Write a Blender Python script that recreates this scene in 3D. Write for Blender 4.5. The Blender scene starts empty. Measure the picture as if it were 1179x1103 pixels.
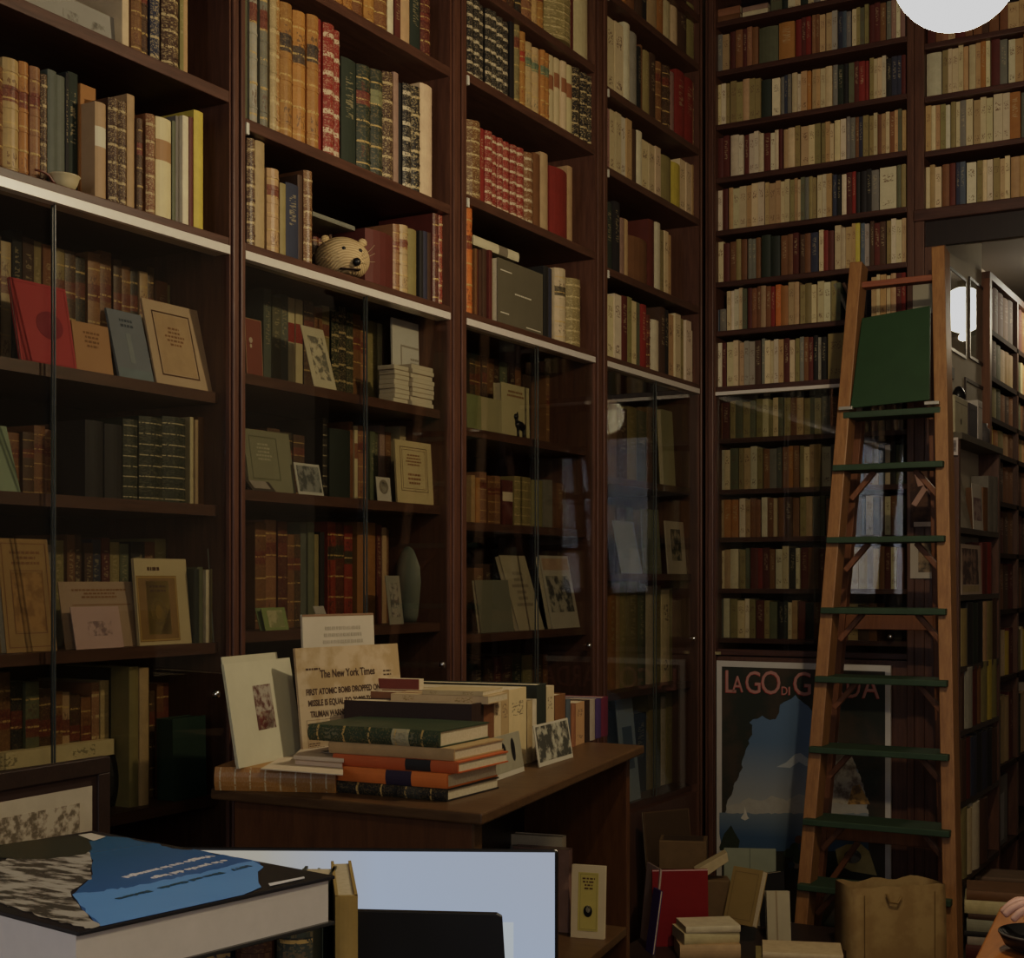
import bpy, math, random
from mathutils import Vector, Matrix
random.seed(7)
R = random.Random(11)
S = bpy.context.scene
COL = S.collection
PI = math.pi
# ------------------------------------------------------------------ survey
# The room was surveyed from the photograph: eye point, heading and focal length.
# Left bookcases run along the plane x = 0, the rear bookcase front is y = 5.61.
F = 1646.0; U0 = 589.5; V0 = 668.0; YAW = math.radians(29.7)
EYE = Vector((2.27, 0.0, 1.58))
FW = Vector((-math.sin(YAW), math.cos(YAW), 0)); RT = Vector((math.cos(YAW), math.sin(YAW), 0))
def ray(u, v): return FW + RT*((u-U0)/F) + Vector((0, 0, (V0-v)/F))
def onx(u, v, x):
    r = ray(u, v); s = (x-EYE.x)/r.x; p = EYE+r*s; return p.y, p.z
def ony(u, v, y):
    r = ray(u, v); s = (y-EYE.y)/r.y; p = EYE+r*s; return p.x, p.z
def onz(u, v, z):
    r = ray(u, v); s = (z-EYE.z)/r.z; p = EYE+r*s; return p.x, p.y
def onp(u, v, p0, n):
    r = ray(u, v); s = (p0-EYE).dot(n)/r.dot(n); return EYE+r*s
def at(u, v, Z): return EYE+ray(u, v)*Z

# ------------------------------------------------------------------ materials
MATS = {}
class NT:
    def __init__(s, name):
        s.m = bpy.data.materials.new(name); s.m.use_nodes = True
        s.t = s.m.node_tree; s.t.nodes.clear()
    def n(s, ty, **kw):
        nd = s.t.nodes.new(ty)
        for k, v in kw.items(): setattr(nd, k, v)
        return nd
    def l(s, a, b): s.t.links.new(a, b)
    def math(s, op, a, b=None, c=None):
        nd = s.n('ShaderNodeMath', operation=op)
        for i, x in enumerate((a, b, c)):
            if x is None: continue
            if isinstance(x, (int, float)): nd.inputs[i].default_value = x
            else: s.l(x, nd.inputs[i])
        return nd.outputs[0]
    def mix(s, fac, a, b):
        nd = s.n('ShaderNodeMix', data_type='RGBA')
        for i, x in ((0, fac), (6, a), (7, b)):
            if isinstance(x, (int, float)): nd.inputs[i].default_value = x
            elif isinstance(x, tuple): nd.inputs[i].default_value = (*x[:3], 1)
            else: s.l(x, nd.inputs[i])
        return nd.outputs[2]
    def noise(s, vec, scale, detail=3.0, rough=.6):
        nd = s.n('ShaderNodeTexNoise'); nd.inputs['Scale'].default_value = scale
        nd.inputs['Detail'].default_value = detail; nd.inputs['Roughness'].default_value = rough
        if vec is not None: s.l(vec, nd.inputs['Vector'])
        return nd.outputs[0]
    def mapping(s, vec, sc):
        nd = s.n('ShaderNodeMapping'); nd.inputs['Scale'].default_value = sc; s.l(vec, nd.inputs['Vector']); return nd.outputs[0]
    def comb(s, x, y, z):
        nd = s.n('ShaderNodeCombineXYZ')
        for i, q in enumerate((x, y, z)):
            if isinstance(q, (int, float)): nd.inputs[i].default_value = q
            else: s.l(q, nd.inputs[i])
        return nd.outputs[0]
    def out(s, col, rough=.6, metal=0., spec=.35, bump=None, bd=.3, emit=None, es=0.):
        b = s.n('ShaderNodeBsdfPrincipled'); o = s.n('ShaderNodeOutputMaterial')
        if isinstance(col, tuple): b.inputs['Base Color'].default_value = (*col[:3], 1)
        else: s.l(col, b.inputs['Base Color'])
        if isinstance(rough, (int, float)): b.inputs['Roughness'].default_value = rough
        else: s.l(rough, b.inputs['Roughness'])
        b.inputs['Metallic'].default_value = metal; b.inputs['Specular IOR Level'].default_value = spec
        if emit is not None:
            b.inputs['Emission Color'].default_value = (*emit, 1); b.inputs['Emission Strength'].default_value = es
        if bump is not None:
            bn = s.n('ShaderNodeBump'); bn.inputs['Strength'].default_value = bd; bn.inputs['Distance'].default_value = .002
            s.l(bump, bn.inputs['Height']); s.l(bn.outputs[0], b.inputs['Normal'])
        s.l(b.outputs[0], o.inputs[0]); return s.m

def plain(col, rough=.6, spec=.3, var=.22, scale=30, metal=0.):
    key = ('plain', tuple(round(c, 3) for c in col), rough, spec, var, scale, metal)
    if key in MATS: return MATS[key]
    t = NT('surface'); tc = t.n('ShaderNodeTexCoord')
    n = t.noise(tc.outputs['Object'], scale)
    dk = tuple(c*(1-var) for c in col); lt = tuple(min(1, c*(1+var)) for c in col)
    MATS[key] = t.out(t.mix(n, dk, lt), rough, metal, spec); return MATS[key]
def wood(name, base, dark, axis=(1, 1, 9), rough=.42, scale=9, spec=.4):
    key = ('wood', name)
    if key in MATS: return MATS[key]
    t = NT(name); g = t.n('ShaderNodeNewGeometry')
    mp = t.mapping(g.outputs['Position'], axis)
    n = t.noise(mp, scale, 5, .65); n2 = t.noise(mp, scale*6, 2, .5); n3 = t.noise(g.outputs['Position'], 1.6, 2)
    rmp = t.math('MULTIPLY_ADD', n, 1.9, -.45)
    c = t.mix(rmp, dark, base); c = t.mix(t.math('MULTIPLY', n2, .35), c, tuple(q*.5 for q in dark))
    c = t.mix(t.math('MULTIPLY', n3, .35), c, tuple(q*.75 for q in dark))
    MATS[key] = t.out(c, rough, 0, spec, bump=n2, bd=.12); return MATS[key]
# grain: stretched along the long direction (small scale = long grain)
WV = wood('mahogany_upright', (.17, .078, .046), (.062, .026, .017), (9, 9, .7))
WS = wood('mahogany_shelf_left', (.15, .07, .043), (.055, .024, .015), (9, .7, 9))
WB = wood('mahogany_shelf_back', (.12, .05, .034), (.04, .016, .011), (.7, 9, 9))
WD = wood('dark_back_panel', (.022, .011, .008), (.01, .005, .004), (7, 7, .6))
WK = wood('walnut_desk', (.15, .085, .035), (.065, .032, .013), (1, 6, 6))
WKP = wood('walnut_desk_panel', (.15, .062, .022), (.07, .026, .01), (6, 6, .8))
WL = wood('pine_ladder', (.44, .23, .085), (.20, .09, .032), (10, 10, .7), rough=.45)
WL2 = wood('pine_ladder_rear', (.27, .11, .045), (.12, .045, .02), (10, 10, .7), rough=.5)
WO = wood('orange_oak', (.5, .2, .045), (.25, .085, .018), (7, .8, 7), rough=.35)
WDK = wood('dark_frame_wood', (.05, .028, .02), (.02, .011, .009), (4, 4, 4))

def cover_mat(name, nl=0, lw=.05, gilt=(.5, .34, .12), label=0, la=.64, lh=.13, text=0., ta=.2, tb=.85, vert=False, rough=.5, mot=.35, speck=0.):
    t = NT(name)
    A = t.n('ShaderNodeAttribute', attribute_name='Col'); B = t.n('ShaderNodeAttribute', attribute_name='Acc')
    uv = t.n('ShaderNodeUVMap'); uv.uv_map = 'UVMap'
    sp = t.n('ShaderNodeSeparateXYZ'); t.l(uv.outputs[0], sp.inputs[0]); u, v = sp.outputs[0], sp.outputs[1]
    seed = B.outputs['Alpha']; g = t.n('ShaderNodeNewGeometry')
    nz = t.noise(g.outputs['Position'], 28, 4, .7)
    c = t.mix(t.math('MULTIPLY', t.math('SUBTRACT', nz, .3), mot*2.2), A.outputs['Color'], t.mix(.62, A.outputs['Color'], (0.01, .008, .006)))
    ong = t.math('GREATER_THAN', v, 0.)
    def band(x, a, b): return t.math('MULTIPLY', t.math('GREATER_THAN', x, a), t.math('LESS_THAN', x, b))
    if label:
        a0 = t.math('MULTIPLY_ADD', seed, .08, la-.04)
        m = t.math('MULTIPLY', t.math('GREATER_THAN', v, a0), t.math('LESS_THAN', v, t.math('ADD', a0, lh)))
        c = t.mix(t.math('MULTIPLY', m, label), c, B.outputs['Color'])
    if nl:
        f = t.math('FRACT', t.math('MULTIPLY_ADD', v, nl, .12))
        d = t.math('ABSOLUTE', t.math('SUBTRACT', f, .5))
        m = t.math('MULTIPLY', t.math('LESS_THAN', d, lw), ong)
        br = t.math('GREATER_THAN', t.noise(g.outputs['Position'], 190, 1), .42)
        c = t.mix(t.math('MULTIPLY', t.math('MULTIPLY', m, br), .85), c, gilt)
    if speck:
        w = t.comb(t.math('MULTIPLY', u, 9), t.math('MULTIPLY', v, 95), t.math('MULTIPLY', seed, 31))
        m = t.math('MULTIPLY', t.math('GREATER_THAN', t.noise(w, 1., 2), .56), ong)
        c = t.mix(t.math('MULTIPLY', m, speck), c, gilt)
    if text:
        if vert: w = t.comb(t.math('MULTIPLY', u, 2.2), t.math('MULTIPLY', v, 60), t.math('MULTIPLY', seed, 31))
        else: w = t.comb(t.math('MULTIPLY', u, 7), t.math('MULTIPLY', v, 34), t.math('MULTIPLY', seed, 31))
        m = t.math('GREATER_THAN', t.noise(w, 1., 1), .55)
        rg = t.math('MULTIPLY', band(v, ta, tb), band(u, .25, .75))
        if not vert:
            rg = t.math('MULTIPLY', t.math('MAXIMUM', band(v, .66, .84), band(v, .12, .24)), band(u, .18, .82))
        m = t.math('MULTIPLY', m, rg)
        c = t.mix(t.math('MULTIPLY', m, text), c, t.mix(.5, B.outputs['Color'], (.03, .02, .015)) if not vert else B.outputs['Color'])
    return t.out(c, rough, 0, .35)
ST = {
 'L': cover_mat('leather_spine', nl=5, lw=.035, label=.9, text=.6, speck=.18, rough=.45, mot=.5),
 'G': cover_mat('gilt_tooled_spine', nl=6, lw=.07, gilt=(.52, .40, .20), speck=.5, rough=.42, mot=.45),
 'B': cover_mat('white_banded_spine', nl=7, lw=.13, gilt=(.60, .50, .32), speck=.3, rough=.42, mot=.3),
 'R': cover_mat('fine_ruled_spine', nl=8, lw=.05, gilt=(.55, .46, .28), speck=.12, rough=.42, mot=.3),
 'C': cover_mat('cloth_spine', text=.45, ta=.45, tb=.88, vert=True, rough=.75, mot=.3),
 'P': cover_mat('paper_spine', text=.75, rough=.7, mot=.24),
 'V': cover_mat('vellum_spine', label=1, la=.56, lh=.2, rough=.6, mot=.22),
 'N': cover_mat('bare_spine', rough=.6, mot=.4),
}
def paper_mat():
    t = NT('page_edges'); g = t.n('ShaderNodeNewGeometry')
    n = t.noise(t.mapping(g.outputs['Position'], (160, 160, 160)), 1.0, 2)
    return t.out(t.mix(n, (.42, .34, .22), (.62, .54, .38)), .8)
PAGE = paper_mat()
def glass_mat():
    t = NT('cabinet_glass')
    tr = t.n('ShaderNodeBsdfTransparent'); tr.inputs[0].default_value = (.87, .87, .84, 1)
    gl = t.n('ShaderNodeBsdfGlossy'); gl.inputs['Roughness'].default_value = .012
    lw = t.n('ShaderNodeLayerWeight'); lw.inputs['Blend'].default_value = .5
    f = t.math('MULTIPLY_ADD', t.math('POWER', lw.outputs['Facing'], 5.), .9, .04)
    mx = t.n('ShaderNodeMixShader'); o = t.n('ShaderNodeOutputMaterial')
    t.l(f, mx.inputs[0]); t.l(tr.outputs[0], mx.inputs[1]); t.l(gl.outputs[0], mx.inputs[2]); t.l(mx.outputs[0], o.inputs[0])
    return t.m
GLASS = glass_mat()
STEEL = plain((.68, .62, .55), .35, .5, .08, 60, 0.1)
CHROME = plain((.75, .74, .72), .15, .6, .05, 60, 1.0)
BLACK = plain((.008, .008, .009), .35, .4)
def emis(name, c, s, c2=None):
    t = NT(name); e = t.n('ShaderNodeEmission'); o = t.n('ShaderNodeOutputMaterial'); e.inputs[1].default_value = s
    if c2:
        tc = t.n('ShaderNodeTexCoord'); sp = t.n('ShaderNodeSeparateXYZ'); t.l(tc.outputs['Generated'], sp.inputs[0])
        t.l(t.mix(t.math('MULTIPLY_ADD', sp.outputs[2], -1, 1), c, c2), e.inputs[0])
    else:
        tc = t.n('ShaderNodeTexCoord')
        t.l(t.mix(t.noise(tc.outputs['Object'], 3), tuple(q*.96 for q in c), c), e.inputs[0])
    t.l(e.outputs[0], o.inputs[0]); return t.m

# ------------------------------------------------------------------ object helpers
def link(name, me, parent=None, loc=None):
    o = bpy.data.objects.new(name, me); COL.objects.link(o)
    if parent: o.parent = parent
    if loc is not None: o.location = loc
    return o
def tag(o, label, cat, group=None, kind=None):
    o['label'] = label; o['category'] = cat
    if group: o['group'] = group
    if kind: o['kind'] = kind
    return o
def thing(name, label, cat, loc=(0, 0, 0), rz=0, group=None):
    o = link(name, None, None, loc); o.rotation_euler = (0, 0, rz); o.empty_display_size = .05
    return tag(o, label, cat, group)
class MB:
    def __init__(s): s.v = []; s.f = []; s.mi = []
    def box(s, a, b, M=None, mi=0):
        x0, y0, z0 = a; x1, y1, z1 = b; k = len(s.v)
        P = [(x0,y0,z0),(x1,y0,z0),(x1,y1,z0),(x0,y1,z0),(x0,y0,z1),(x1,y0,z1),(x1,y1,z1),(x0,y1,z1)]
        if M is not None: P = [tuple(M @ Vector(p)) for p in P]
        s.v += P
        for q in ((0,3,2,1),(4,5,6,7),(0,1,5,4),(1,2,6,5),(2,3,7,6),(3,0,4,7)):
            s.f.append(tuple(k+i for i in q)); s.mi.append(mi)
        return s
    def bar(s, p, q, w, t, up=(0, 0, 1)):
        p = Vector(p); q = Vector(q); d = q-p; L = d.length; d.normalize(); up = Vector(up)
        sx = d.cross(up); sx.normalize(); sy = sx.cross(d)
        M = Matrix((( sx.x, sy.x, d.x, p.x),(sx.y, sy.y, d.y, p.y),(sx.z, sy.z, d.z, p.z),(0,0,0,1)))
        return s.box((-w/2, -t/2, 0), (w/2, t/2, L), M)
    def poly(s, pts, n=None):
        k = len(s.v); s.v += [tuple(p) for p in pts]; s.f.append(tuple(range(k, k+len(pts)))); s.mi.append(0); return s
    def prism(s, pts, d):
        d = Vector(d); k = len(s.v); n = len(pts)
        s.v += [tuple(p) for p in pts]+[tuple(Vector(p)+d) for p in pts]
        s.f.append(tuple(range(k, k+n))); s.f.append(tuple(range(k+2*n-1, k+n-1, -1))); s.mi += [0, 0]
        for i in range(n):
            j = (i+1) % n; s.f.append((k+i, k+n+i, k+n+j, k+j)); s.mi.append(0)
        return s
    def lathe(s, prof, c=(0, 0, 0), seg=24, axis='z', sx=1., sy=1.):
        k = len(s.v); n = len(prof)
        for i in range(seg):
            a = 2*PI*i/seg
            for r, h in prof:
                x, y, z = r*math.cos(a)*sx, r*math.sin(a)*sy, h
                if axis == 'x': x, y, z = z, x, y
                elif axis == 'y': x, y, z = x, z, y
                s.v.append((c[0]+x, c[1]+y, c[2]+z))
        for i in range(seg):
            j = (i+1) % seg
            for m in range(n-1):
                s.f.append((k+i*n+m, k+j*n+m, k+j*n+m+1, k+i*n+m+1)); s.mi.append(0)
        return s
    def tube(s, pts, rads, seg=8):
        k = len(s.v); n = len(pts); pts = [Vector(p) for p in pts]
        for i, p in enumerate(pts):
            d = (pts[min(i+1, n-1)]-pts[max(i-1, 0)]).normalized()
            a = d.cross(Vector((0, 0, 1)));
            if a.length < .1: a = d.cross(Vector((1, 0, 0)))
            a.normalize(); b = a.cross(d); r = rads[i] if isinstance(rads, (list, tuple)) else rads
            for q in range(seg):
                t = 2*PI*q/seg; s.v.append(tuple(p+a*r*math.cos(t)+b*r*math.sin(t)))
        for i in range(n-1):
            for q in range(seg):
                w = (q+1) % seg; s.f.append((k+i*seg+q, k+i*seg+w, k+(i+1)*seg+w, k+(i+1)*seg+q)); s.mi.append(0)
        s.f.append(tuple(k+q for q in range(seg-1, -1, -1))); s.f.append(tuple(k+(n-1)*seg+q for q in range(seg))); s.mi += [0, 0]
        return s
    def build(s, name, mat, parent=None, bevel=0., smooth=False, mats=None):
        me = bpy.data.meshes.new(name); me.from_pydata(s.v, [], s.f)
        for m in (mats or [mat]): me.materials.append(m)
        if mats: me.polygons.foreach_set('material_index', s.mi)
        if smooth: me.polygons.foreach_set('use_smooth', [True]*len(me.polygons))
        me.update(); o = link(name, me, parent)
        if bevel:
            b = o.modifiers.new('bev', 'BEVEL'); b.width = bevel; b.segments = 2; b.limit_method = 'ANGLE'
        return o
def rebase(o):
    """put a one-mesh thing's origin at its own base"""
    me = o.data; xs = [v.co.x for v in me.vertices]; ys = [v.co.y for v in me.vertices]; zs = [v.co.z for v in me.vertices]
    c = Vector(((min(xs)+max(xs))/2, (min(ys)+max(ys))/2, min(zs)))
    me.transform(Matrix.Translation(-c)); o.location = c; return o
def text_mesh(txt, size, mat, name='lettering', ext=.0003, bold=0., align='CENTER', sx=1.):
    cu = bpy.data.curves.new('txt', 'FONT'); cu.body = txt; cu.size = size; cu.extrude = ext; cu.offset = bold
    cu.align_x = align; cu.resolution_u = 3
    tmp = bpy.data.objects.new('txt', cu); COL.objects.link(tmp)
    dg = bpy.context.evaluated_depsgraph_get(); dg.update()
    me = bpy.data.meshes.new_from_object(tmp.evaluated_get(dg)); bpy.data.objects.remove(tmp)
    # stand the text upright: x right, z up, facing -y
    me.transform(Matrix.Rotation(PI/2, 4, 'X') @ Matrix.Scale(sx, 4, (1, 0, 0)))
    me.materials.clear(); me.materials.append(mat); me.name = name; return me

# ------------------------------------------------------------------ books
PAL = {
 'w': (.64, .55, .38), 'c': (.60, .48, .28), 't': (.44, .28, .13), 'T': (.45, .31, .16), 'o': (.38, .175, .05), 'O': (.58, .17, .04),
 'b': (.19, .085, .035), 'B': (.27, .125, .06), 'd': (.075, .038, .022), 'k': (.02, .018, .017), 'n': (.035, .038, .062), 'u': (.09, .11, .14),
 'g': (.026, .034, .023), 'G': (.12, .125, .07), 'l': (.26, .21, .085), 'r': (.22, .028, .02), 'm': (.105, .024, .017), 'y': (.52, .41, .07),
 's': (.19, .175, .145), 'S': (.34, .31, .25), 'p': (.30, .18, .14), 'e': (.11, .12, .095)}
CN = {'w': 'ivory', 'c': 'cream', 't': 'tan', 'T': 'light brown', 'o': 'orange-brown', 'O': 'orange', 'b': 'brown', 'B': 'chestnut', 'd': 'dark brown',
 'k': 'black', 'n': 'navy', 'u': 'slate blue', 'g': 'dark green', 'G': 'grey-green', 'l': 'olive', 'r': 'red', 'm': 'maroon', 'y': 'yellow',
 's': 'grey', 'S': 'pale grey', 'p': 'dusty pink', 'e': 'sea-grey'}
SN = {'L': 'leather', 'G': 'gilt-tooled', 'B': 'white-banded', 'R': 'fine-ruled', 'C': 'cloth', 'P': 'paper-covered', 'V': 'labelled', 'N': 'plain'}
ORD = ['first','second','third','fourth','fifth','sixth','seventh','eighth','ninth','tenth','eleventh','twelfth','thirteenth','fourteenth','fifteenth','sixteenth',
 'seventeenth','eighteenth','nineteenth','twentieth','twenty-first','twenty-second','twenty-third','twenty-fourth','twenty-fifth','twenty-sixth','twenty-seventh',
 'twenty-eighth','twenty-ninth','thirtieth','thirty-first','thirty-second','thirty-third','thirty-fourth','thirty-fifth','thirty-sixth','thirty-seventh','thirty-eighth','thirty-ninth','fortieth','forty-first','forty-second','forty-third','forty-fourth','forty-fifth','forty-sixth','forty-seventh','forty-eighth']
def jit(c, a=.12):
    k = 1+R.uniform(-a, a); return tuple(min(1, max(0, q*k*(1+R.uniform(-.05, .05)))) for q in c)
def book_geo(w, d, h, rnd=.25, bands=False, pad=.003):
    """cover geometry (v,f,uv): local x thickness, spine at y=0 facing -y, z up"""
    t = min(.0028, w*.14); V = []; Fc = []; UV = []
    def quad(ps, uvs=None):
        k = len(V); V.extend(ps); Fc.append((k, k+1, k+2, k+3)); UV.extend(uvs or [(.5, -1)]*4)
    n = 5; xs = [w*i/(n) for i in range(n+1)]
    yy = [-(rnd*w)*(1-(2*x/w-1)**2) for x in xs]
    for i in range(n):
        quad([(xs[i], yy[i], 0), (xs[i+1], yy[i+1], 0), (xs[i+1], yy[i+1], h), (xs[i], yy[i], h)],
             [(i/n, 0), ((i+1)/n, 0), ((i+1)/n, 1), (i/n, 1)])
        for z, s in ((0, -1), (h, 1)):
            p = [(xs[i], yy[i], z), (xs[i+1], yy[i+1], z), (xs[i+1], t, z), (xs[i], t, z)]
            quad(p if s > 0 else p[::-1])
    quad([(w, t, 0), (0, t, 0), (0, t, h), (w, t, h)])
    for a, b in ((0, t), (w-t, w)):
        quad([(a, 0, 0), (a, 0, h), (a, d, h), (a, d, 0)]); quad([(b, 0, 0), (b, d, 0), (b, d, h), (b, 0, h)])
        quad([(a, 0, h), (b, 0, h), (b, d, h), (a, d, h)]); quad([(a, 0, 0), (a, d, 0), (b, d, 0), (b, 0, 0)])
        quad([(a, d, 0), (a, d, h), (b, d, h), (b, d, 0)])
    if bands:
        e = .0016
        for q in (.12, .28, .44, .60, .76, .9):
            z0, z1 = h*q-.0022, h*q+.0022
            for i in range(n):
                A, Bq = (xs[i], yy[i]-e), (xs[i+1], yy[i+1]-e)
                quad([(A[0], A[1], z0), (Bq[0], Bq[1], z0), (Bq[0], Bq[1], z1), (A[0], A[1], z1)], [(i/n, q), ((i+1)/n, q), ((i+1)/n, q), (i/n, q)])
                quad([(A[0], A[1], z1), (Bq[0], Bq[1], z1), (xs[i+1], yy[i+1], z1), (xs[i], yy[i], z1)], [(i/n, q)]*4)
                quad([(xs[i], yy[i], z0), (xs[i+1], yy[i+1], z0), (Bq[0], Bq[1], z0), (A[0], A[1], z0)], [(i/n, q)]*4)
    return V, Fc, UV, t
def page_quads(w, d, h, t, pad):
    a, b, c0, c1, z0, z1 = t, w-t, t, d-max(pad, .001), pad, h-pad
    P = [(a,c0,z0),(b,c0,z0),(b,c1,z0),(a,c1,z0),(a,c0,z1),(b,c0,z1),(b,c1,z1),(a,c1,z1)]
    return P, [(0,3,2,1),(4,5,6,7),(1,2,6,5),(2,3,7,6),(3,0,4,7)]
def fill_attrs(me, uv, cols, accs):
    ul = me.uv_layers.new(name='UVMap'); ul.data.foreach_set('uv', [q for p in uv for q in p])
    a = me.color_attributes.new('Col', 'FLOAT_COLOR', 'CORNER'); a.data.foreach_set('color', [q for c in cols for q in c])
    b = me.color_attributes.new('Acc', 'FLOAT_COLOR', 'CORNER'); b.data.foreach_set('color', [q for c in accs for q in c])
def make_book(w, d, h, col, style, acc, M, parts=True, name='book'):
    pad = .0025 if style != 'P' else .0005
    if parts == 'thin': pad = .0005
    rnd = {'L': .22, 'G': .25, 'B': .2, 'R': .12, 'V': .12, 'C': .08, 'P': .0, 'N': .1}[style]
    V, Fc, UV, t = book_geo(w, d, h, rnd, bands=(style in 'LGB' and parts is True))
    nF = len(Fc); mi = [0]*nF
    if parts is not True:
        P, Q = page_quads(w, d, h, t, pad); k = len(V); V += P
        Fc += [tuple(k+i for i in q) for q in Q]; mi += [1]*len(Q); UV += [(.5, -1)]*(4*len(Q))
    me = bpy.data.meshes.new(name); me.from_pydata(V, [], Fc); me.materials.append(ST[style]); me.materials.append(PAGE)
    me.polygons.foreach_set('material_index', mi)
    s = R.random(); n = len(UV)
    fill_attrs(me, UV, [(*col, 1)]*n, [(*acc, s)]*n)
    o = link(name, me); o.matrix_world = M
    if parts is True:
        P, Q = page_quads(w, d, h, t, pad); pm = bpy.data.meshes.new('page_block'); pm.from_pydata(P, [], Q); pm.materials.append(PAGE)
        link('page_block', pm, o)
    return o
class Stuff:
    def __init__(s): s.V = []; s.F = []; s.mi = []; s.uv = []; s.c = []; s.a = []
    def add(s, w, d, h, col, style, acc, M):
        V, Fc, UV, t = book_geo(w, d, h, .05, False); mi = [list(ST).index(style)]*len(Fc)
        P, Q = page_quads(w, d, h, t, .001); k = len(V); V = V+P; Fc = Fc+[tuple(k+i for i in q) for q in Q]; mi += [len(ST)]*len(Q); UV = UV+[(.5, -1)]*(4*len(Q))
        k = len(s.V); s.V += [tuple(M @ Vector(p)) for p in V]; s.F += [tuple(k+i for i in f) for f in Fc]; s.mi += mi; s.uv += UV
        r = R.random(); s.c += [(*col, 1)]*len(UV); s.a += [(*acc, r)]*len(UV)
    def build(s, name):
        me = bpy.data.meshes.new(name); me.from_pydata(s.V, [], s.F)
        for k in ST: me.materials.append(ST[k])
        me.materials.append(PAGE); me.polygons.foreach_set('material_index', s.mi); fill_attrs(me, s.uv, s.c, s.a)
        return link(name, me)
STUFF = Stuff()
ACC = {'L': (.14, .03, .02), 'G': (.1, .03, .02), 'B': (.2, .05, .03), 'R': (.5, .4, .2), 'V': (.24, .10, .05), 'C': (.42, .34, .18), 'P': (.16, .08, .05), 'N': (.1, .1, .1)}
def placeM(p, rz, lean=0):
    return Matrix.Translation(p) @ Matrix.Rotation(rz, 4, 'Z') @ Matrix.Rotation(lean, 4, 'Y')
TALLY = [0]
def left_row(zb, xs, segs, phrase, stuff=False, dmax=.2, gap0=0):
    """books standing on a left-wall shelf; seg=(u0,u1,v_top,n,colour,style[,accent])"""
    k = 0
    for sg in segs:
        u0, u1, vt, n, cc, stl = sg[:6]
        acc = sg[6] if len(sg) > 6 else ACC[stl]
        y0 = onx(u0, 500, xs)[0]; y1 = onx(u1, 500, xs)[0]; h0 = onx(u0+1, vt, xs)[1]-zb
        ws = [1+R.uniform(-.15, .15) for _ in range(n)]; sw = sum(ws); y = y0
        for i in range(n):
            w = (y1-y0)*ws[i]/sw; c = cc[i % len(cc)]
            h = h0*(1+R.uniform(-.012, .012)) if len(cc) == 1 else h0*(1+R.uniform(-.05, .03))
            d = min(dmax, h*.7+R.uniform(-.01, .01)); ww = max(w-.0012, .004)
            M = placeM(Vector((xs+R.uniform(-.006, .004), y+.0006, zb)), PI/2)
            if stuff: STUFF.add(ww, d, h, jit(PAL[c]), stl, acc, M)
            else:
                o = make_book(ww, d, h, jit(PAL[c]), stl, acc, M, True)
                size = 'tall ' if h > .29 else ('slim ' if ww < .016 else ('thick ' if ww > .045 else ''))
                tag(o, '%s%s %s book, %s from left, %s' % (size, CN[c], SN[stl], ORD[k], phrase), 'book', 'books on the '+phrase)
                TALLY[0] += 1
            y += w; k += 1

# ================================================================== SHELL
def struct(name, a, b, mat, **kw):
    o = MB().box(a, b).build(name, mat, **kw); o['kind'] = 'structure'; return rebase(o)
t = NT('floor_boards'); g = t.n('ShaderNodeNewGeometry'); n1 = t.noise(t.mapping(g.outputs['Position'], (9, .8, 1)), 6)
FLOORM = t.out(t.mix(n1, (.05, .026, .014), (.12, .06, .03)), .45)
PLASTER = plain((.42, .36, .29), .9, .2, .12, 4)
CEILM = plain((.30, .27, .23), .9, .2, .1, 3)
CEILH = plain((.13, .11, .095), .9, .2, .1, 3)
YB = 5.61; XP = .99
struct('floor', (-.6, -2.4, -.05), (5.2, 9.6, 0), FLOORM)
struct('ceiling', (-.6, -2.4, 4.4), (5.2, 6.2, 4.45), CEILM)
struct('wall_left', (-.6, -2.4, 0), (-.42, 6.2, 4.4), PLASTER)
struct('wall_right', (5.0, -2.4, 0), (5.2, 6.2, 4.4), PLASTER)
# rear wall stands behind the rear bookcase, doorway at its right
mb = MB(); mb.box((-.42, 6.0, 0), (.93, 6.12, 4.4)).box((.93, 6.0, 2.98), (2.3, 6.12, 4.4)).box((2.3, 6.0, 0), (5.0, 6.12, 4.4))
o = mb.build('wall_back', PLASTER); o['kind'] = 'structure'; rebase(o)
# street wall behind the eye point with its shop windows
mb = MB(); ZW0, ZW1 = 1.45, 3.05
wins = [(.95, 1.75), (3.75, 4.75)]
mb.box((-.42, -2.3, 0), (5.0, -2.2, ZW0)).box((-.42, -2.3, ZW1), (5.0, -2.2, 4.4))
for a, b in ((-.42, .95), (1.75, 3.75), (4.75, 5.0)): mb.box((a, -2.3, ZW0), (b, -2.2, ZW1))
o = mb.build('wall_front', PLASTER); o['kind'] = 'structure'; rebase(o)
SKY = emis('daylight_street', (.26, .38, .75), 1.1, (.5, .6, .9))
for i, (a, b) in enumerate(wins):
    fr = MB()
    for x in (a, (a+b)/2-.025, b-.05): fr.box((x, -2.26, ZW0), (x+.05, -2.2, ZW1))
    for z in (ZW0, ZW0+.55, ZW1-.05): fr.box((a, -2.26, z), (b, -2.2, z+.05))
    w = fr.build('window_%d' % (i+1), WDK); w['kind'] = 'structure'
    MB().box((a, -2.29, ZW0), (b, -2.28, ZW1)).build('window_pane', SKY, w)
# passage beyond the doorway
o = struct('wall_passage', (.935, YB+.032, 0), (.955, 6.46, 3.16), plain((.50, .45, .36), .85, .2, .1, 5))
struct('wall_passage_rear', (.66, 6.13, 0), (.75, 9.5, 3.16), PLASTER)
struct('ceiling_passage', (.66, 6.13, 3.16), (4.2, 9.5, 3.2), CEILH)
struct('wall_passage_end', (.86, 9.5, 0), (4.2, 9.6, 3.16), PLASTER)
struct('wall_passage_right', (4.2, 6.13, 0), (4.3, 9.6, 3.16), PLASTER)

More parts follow.
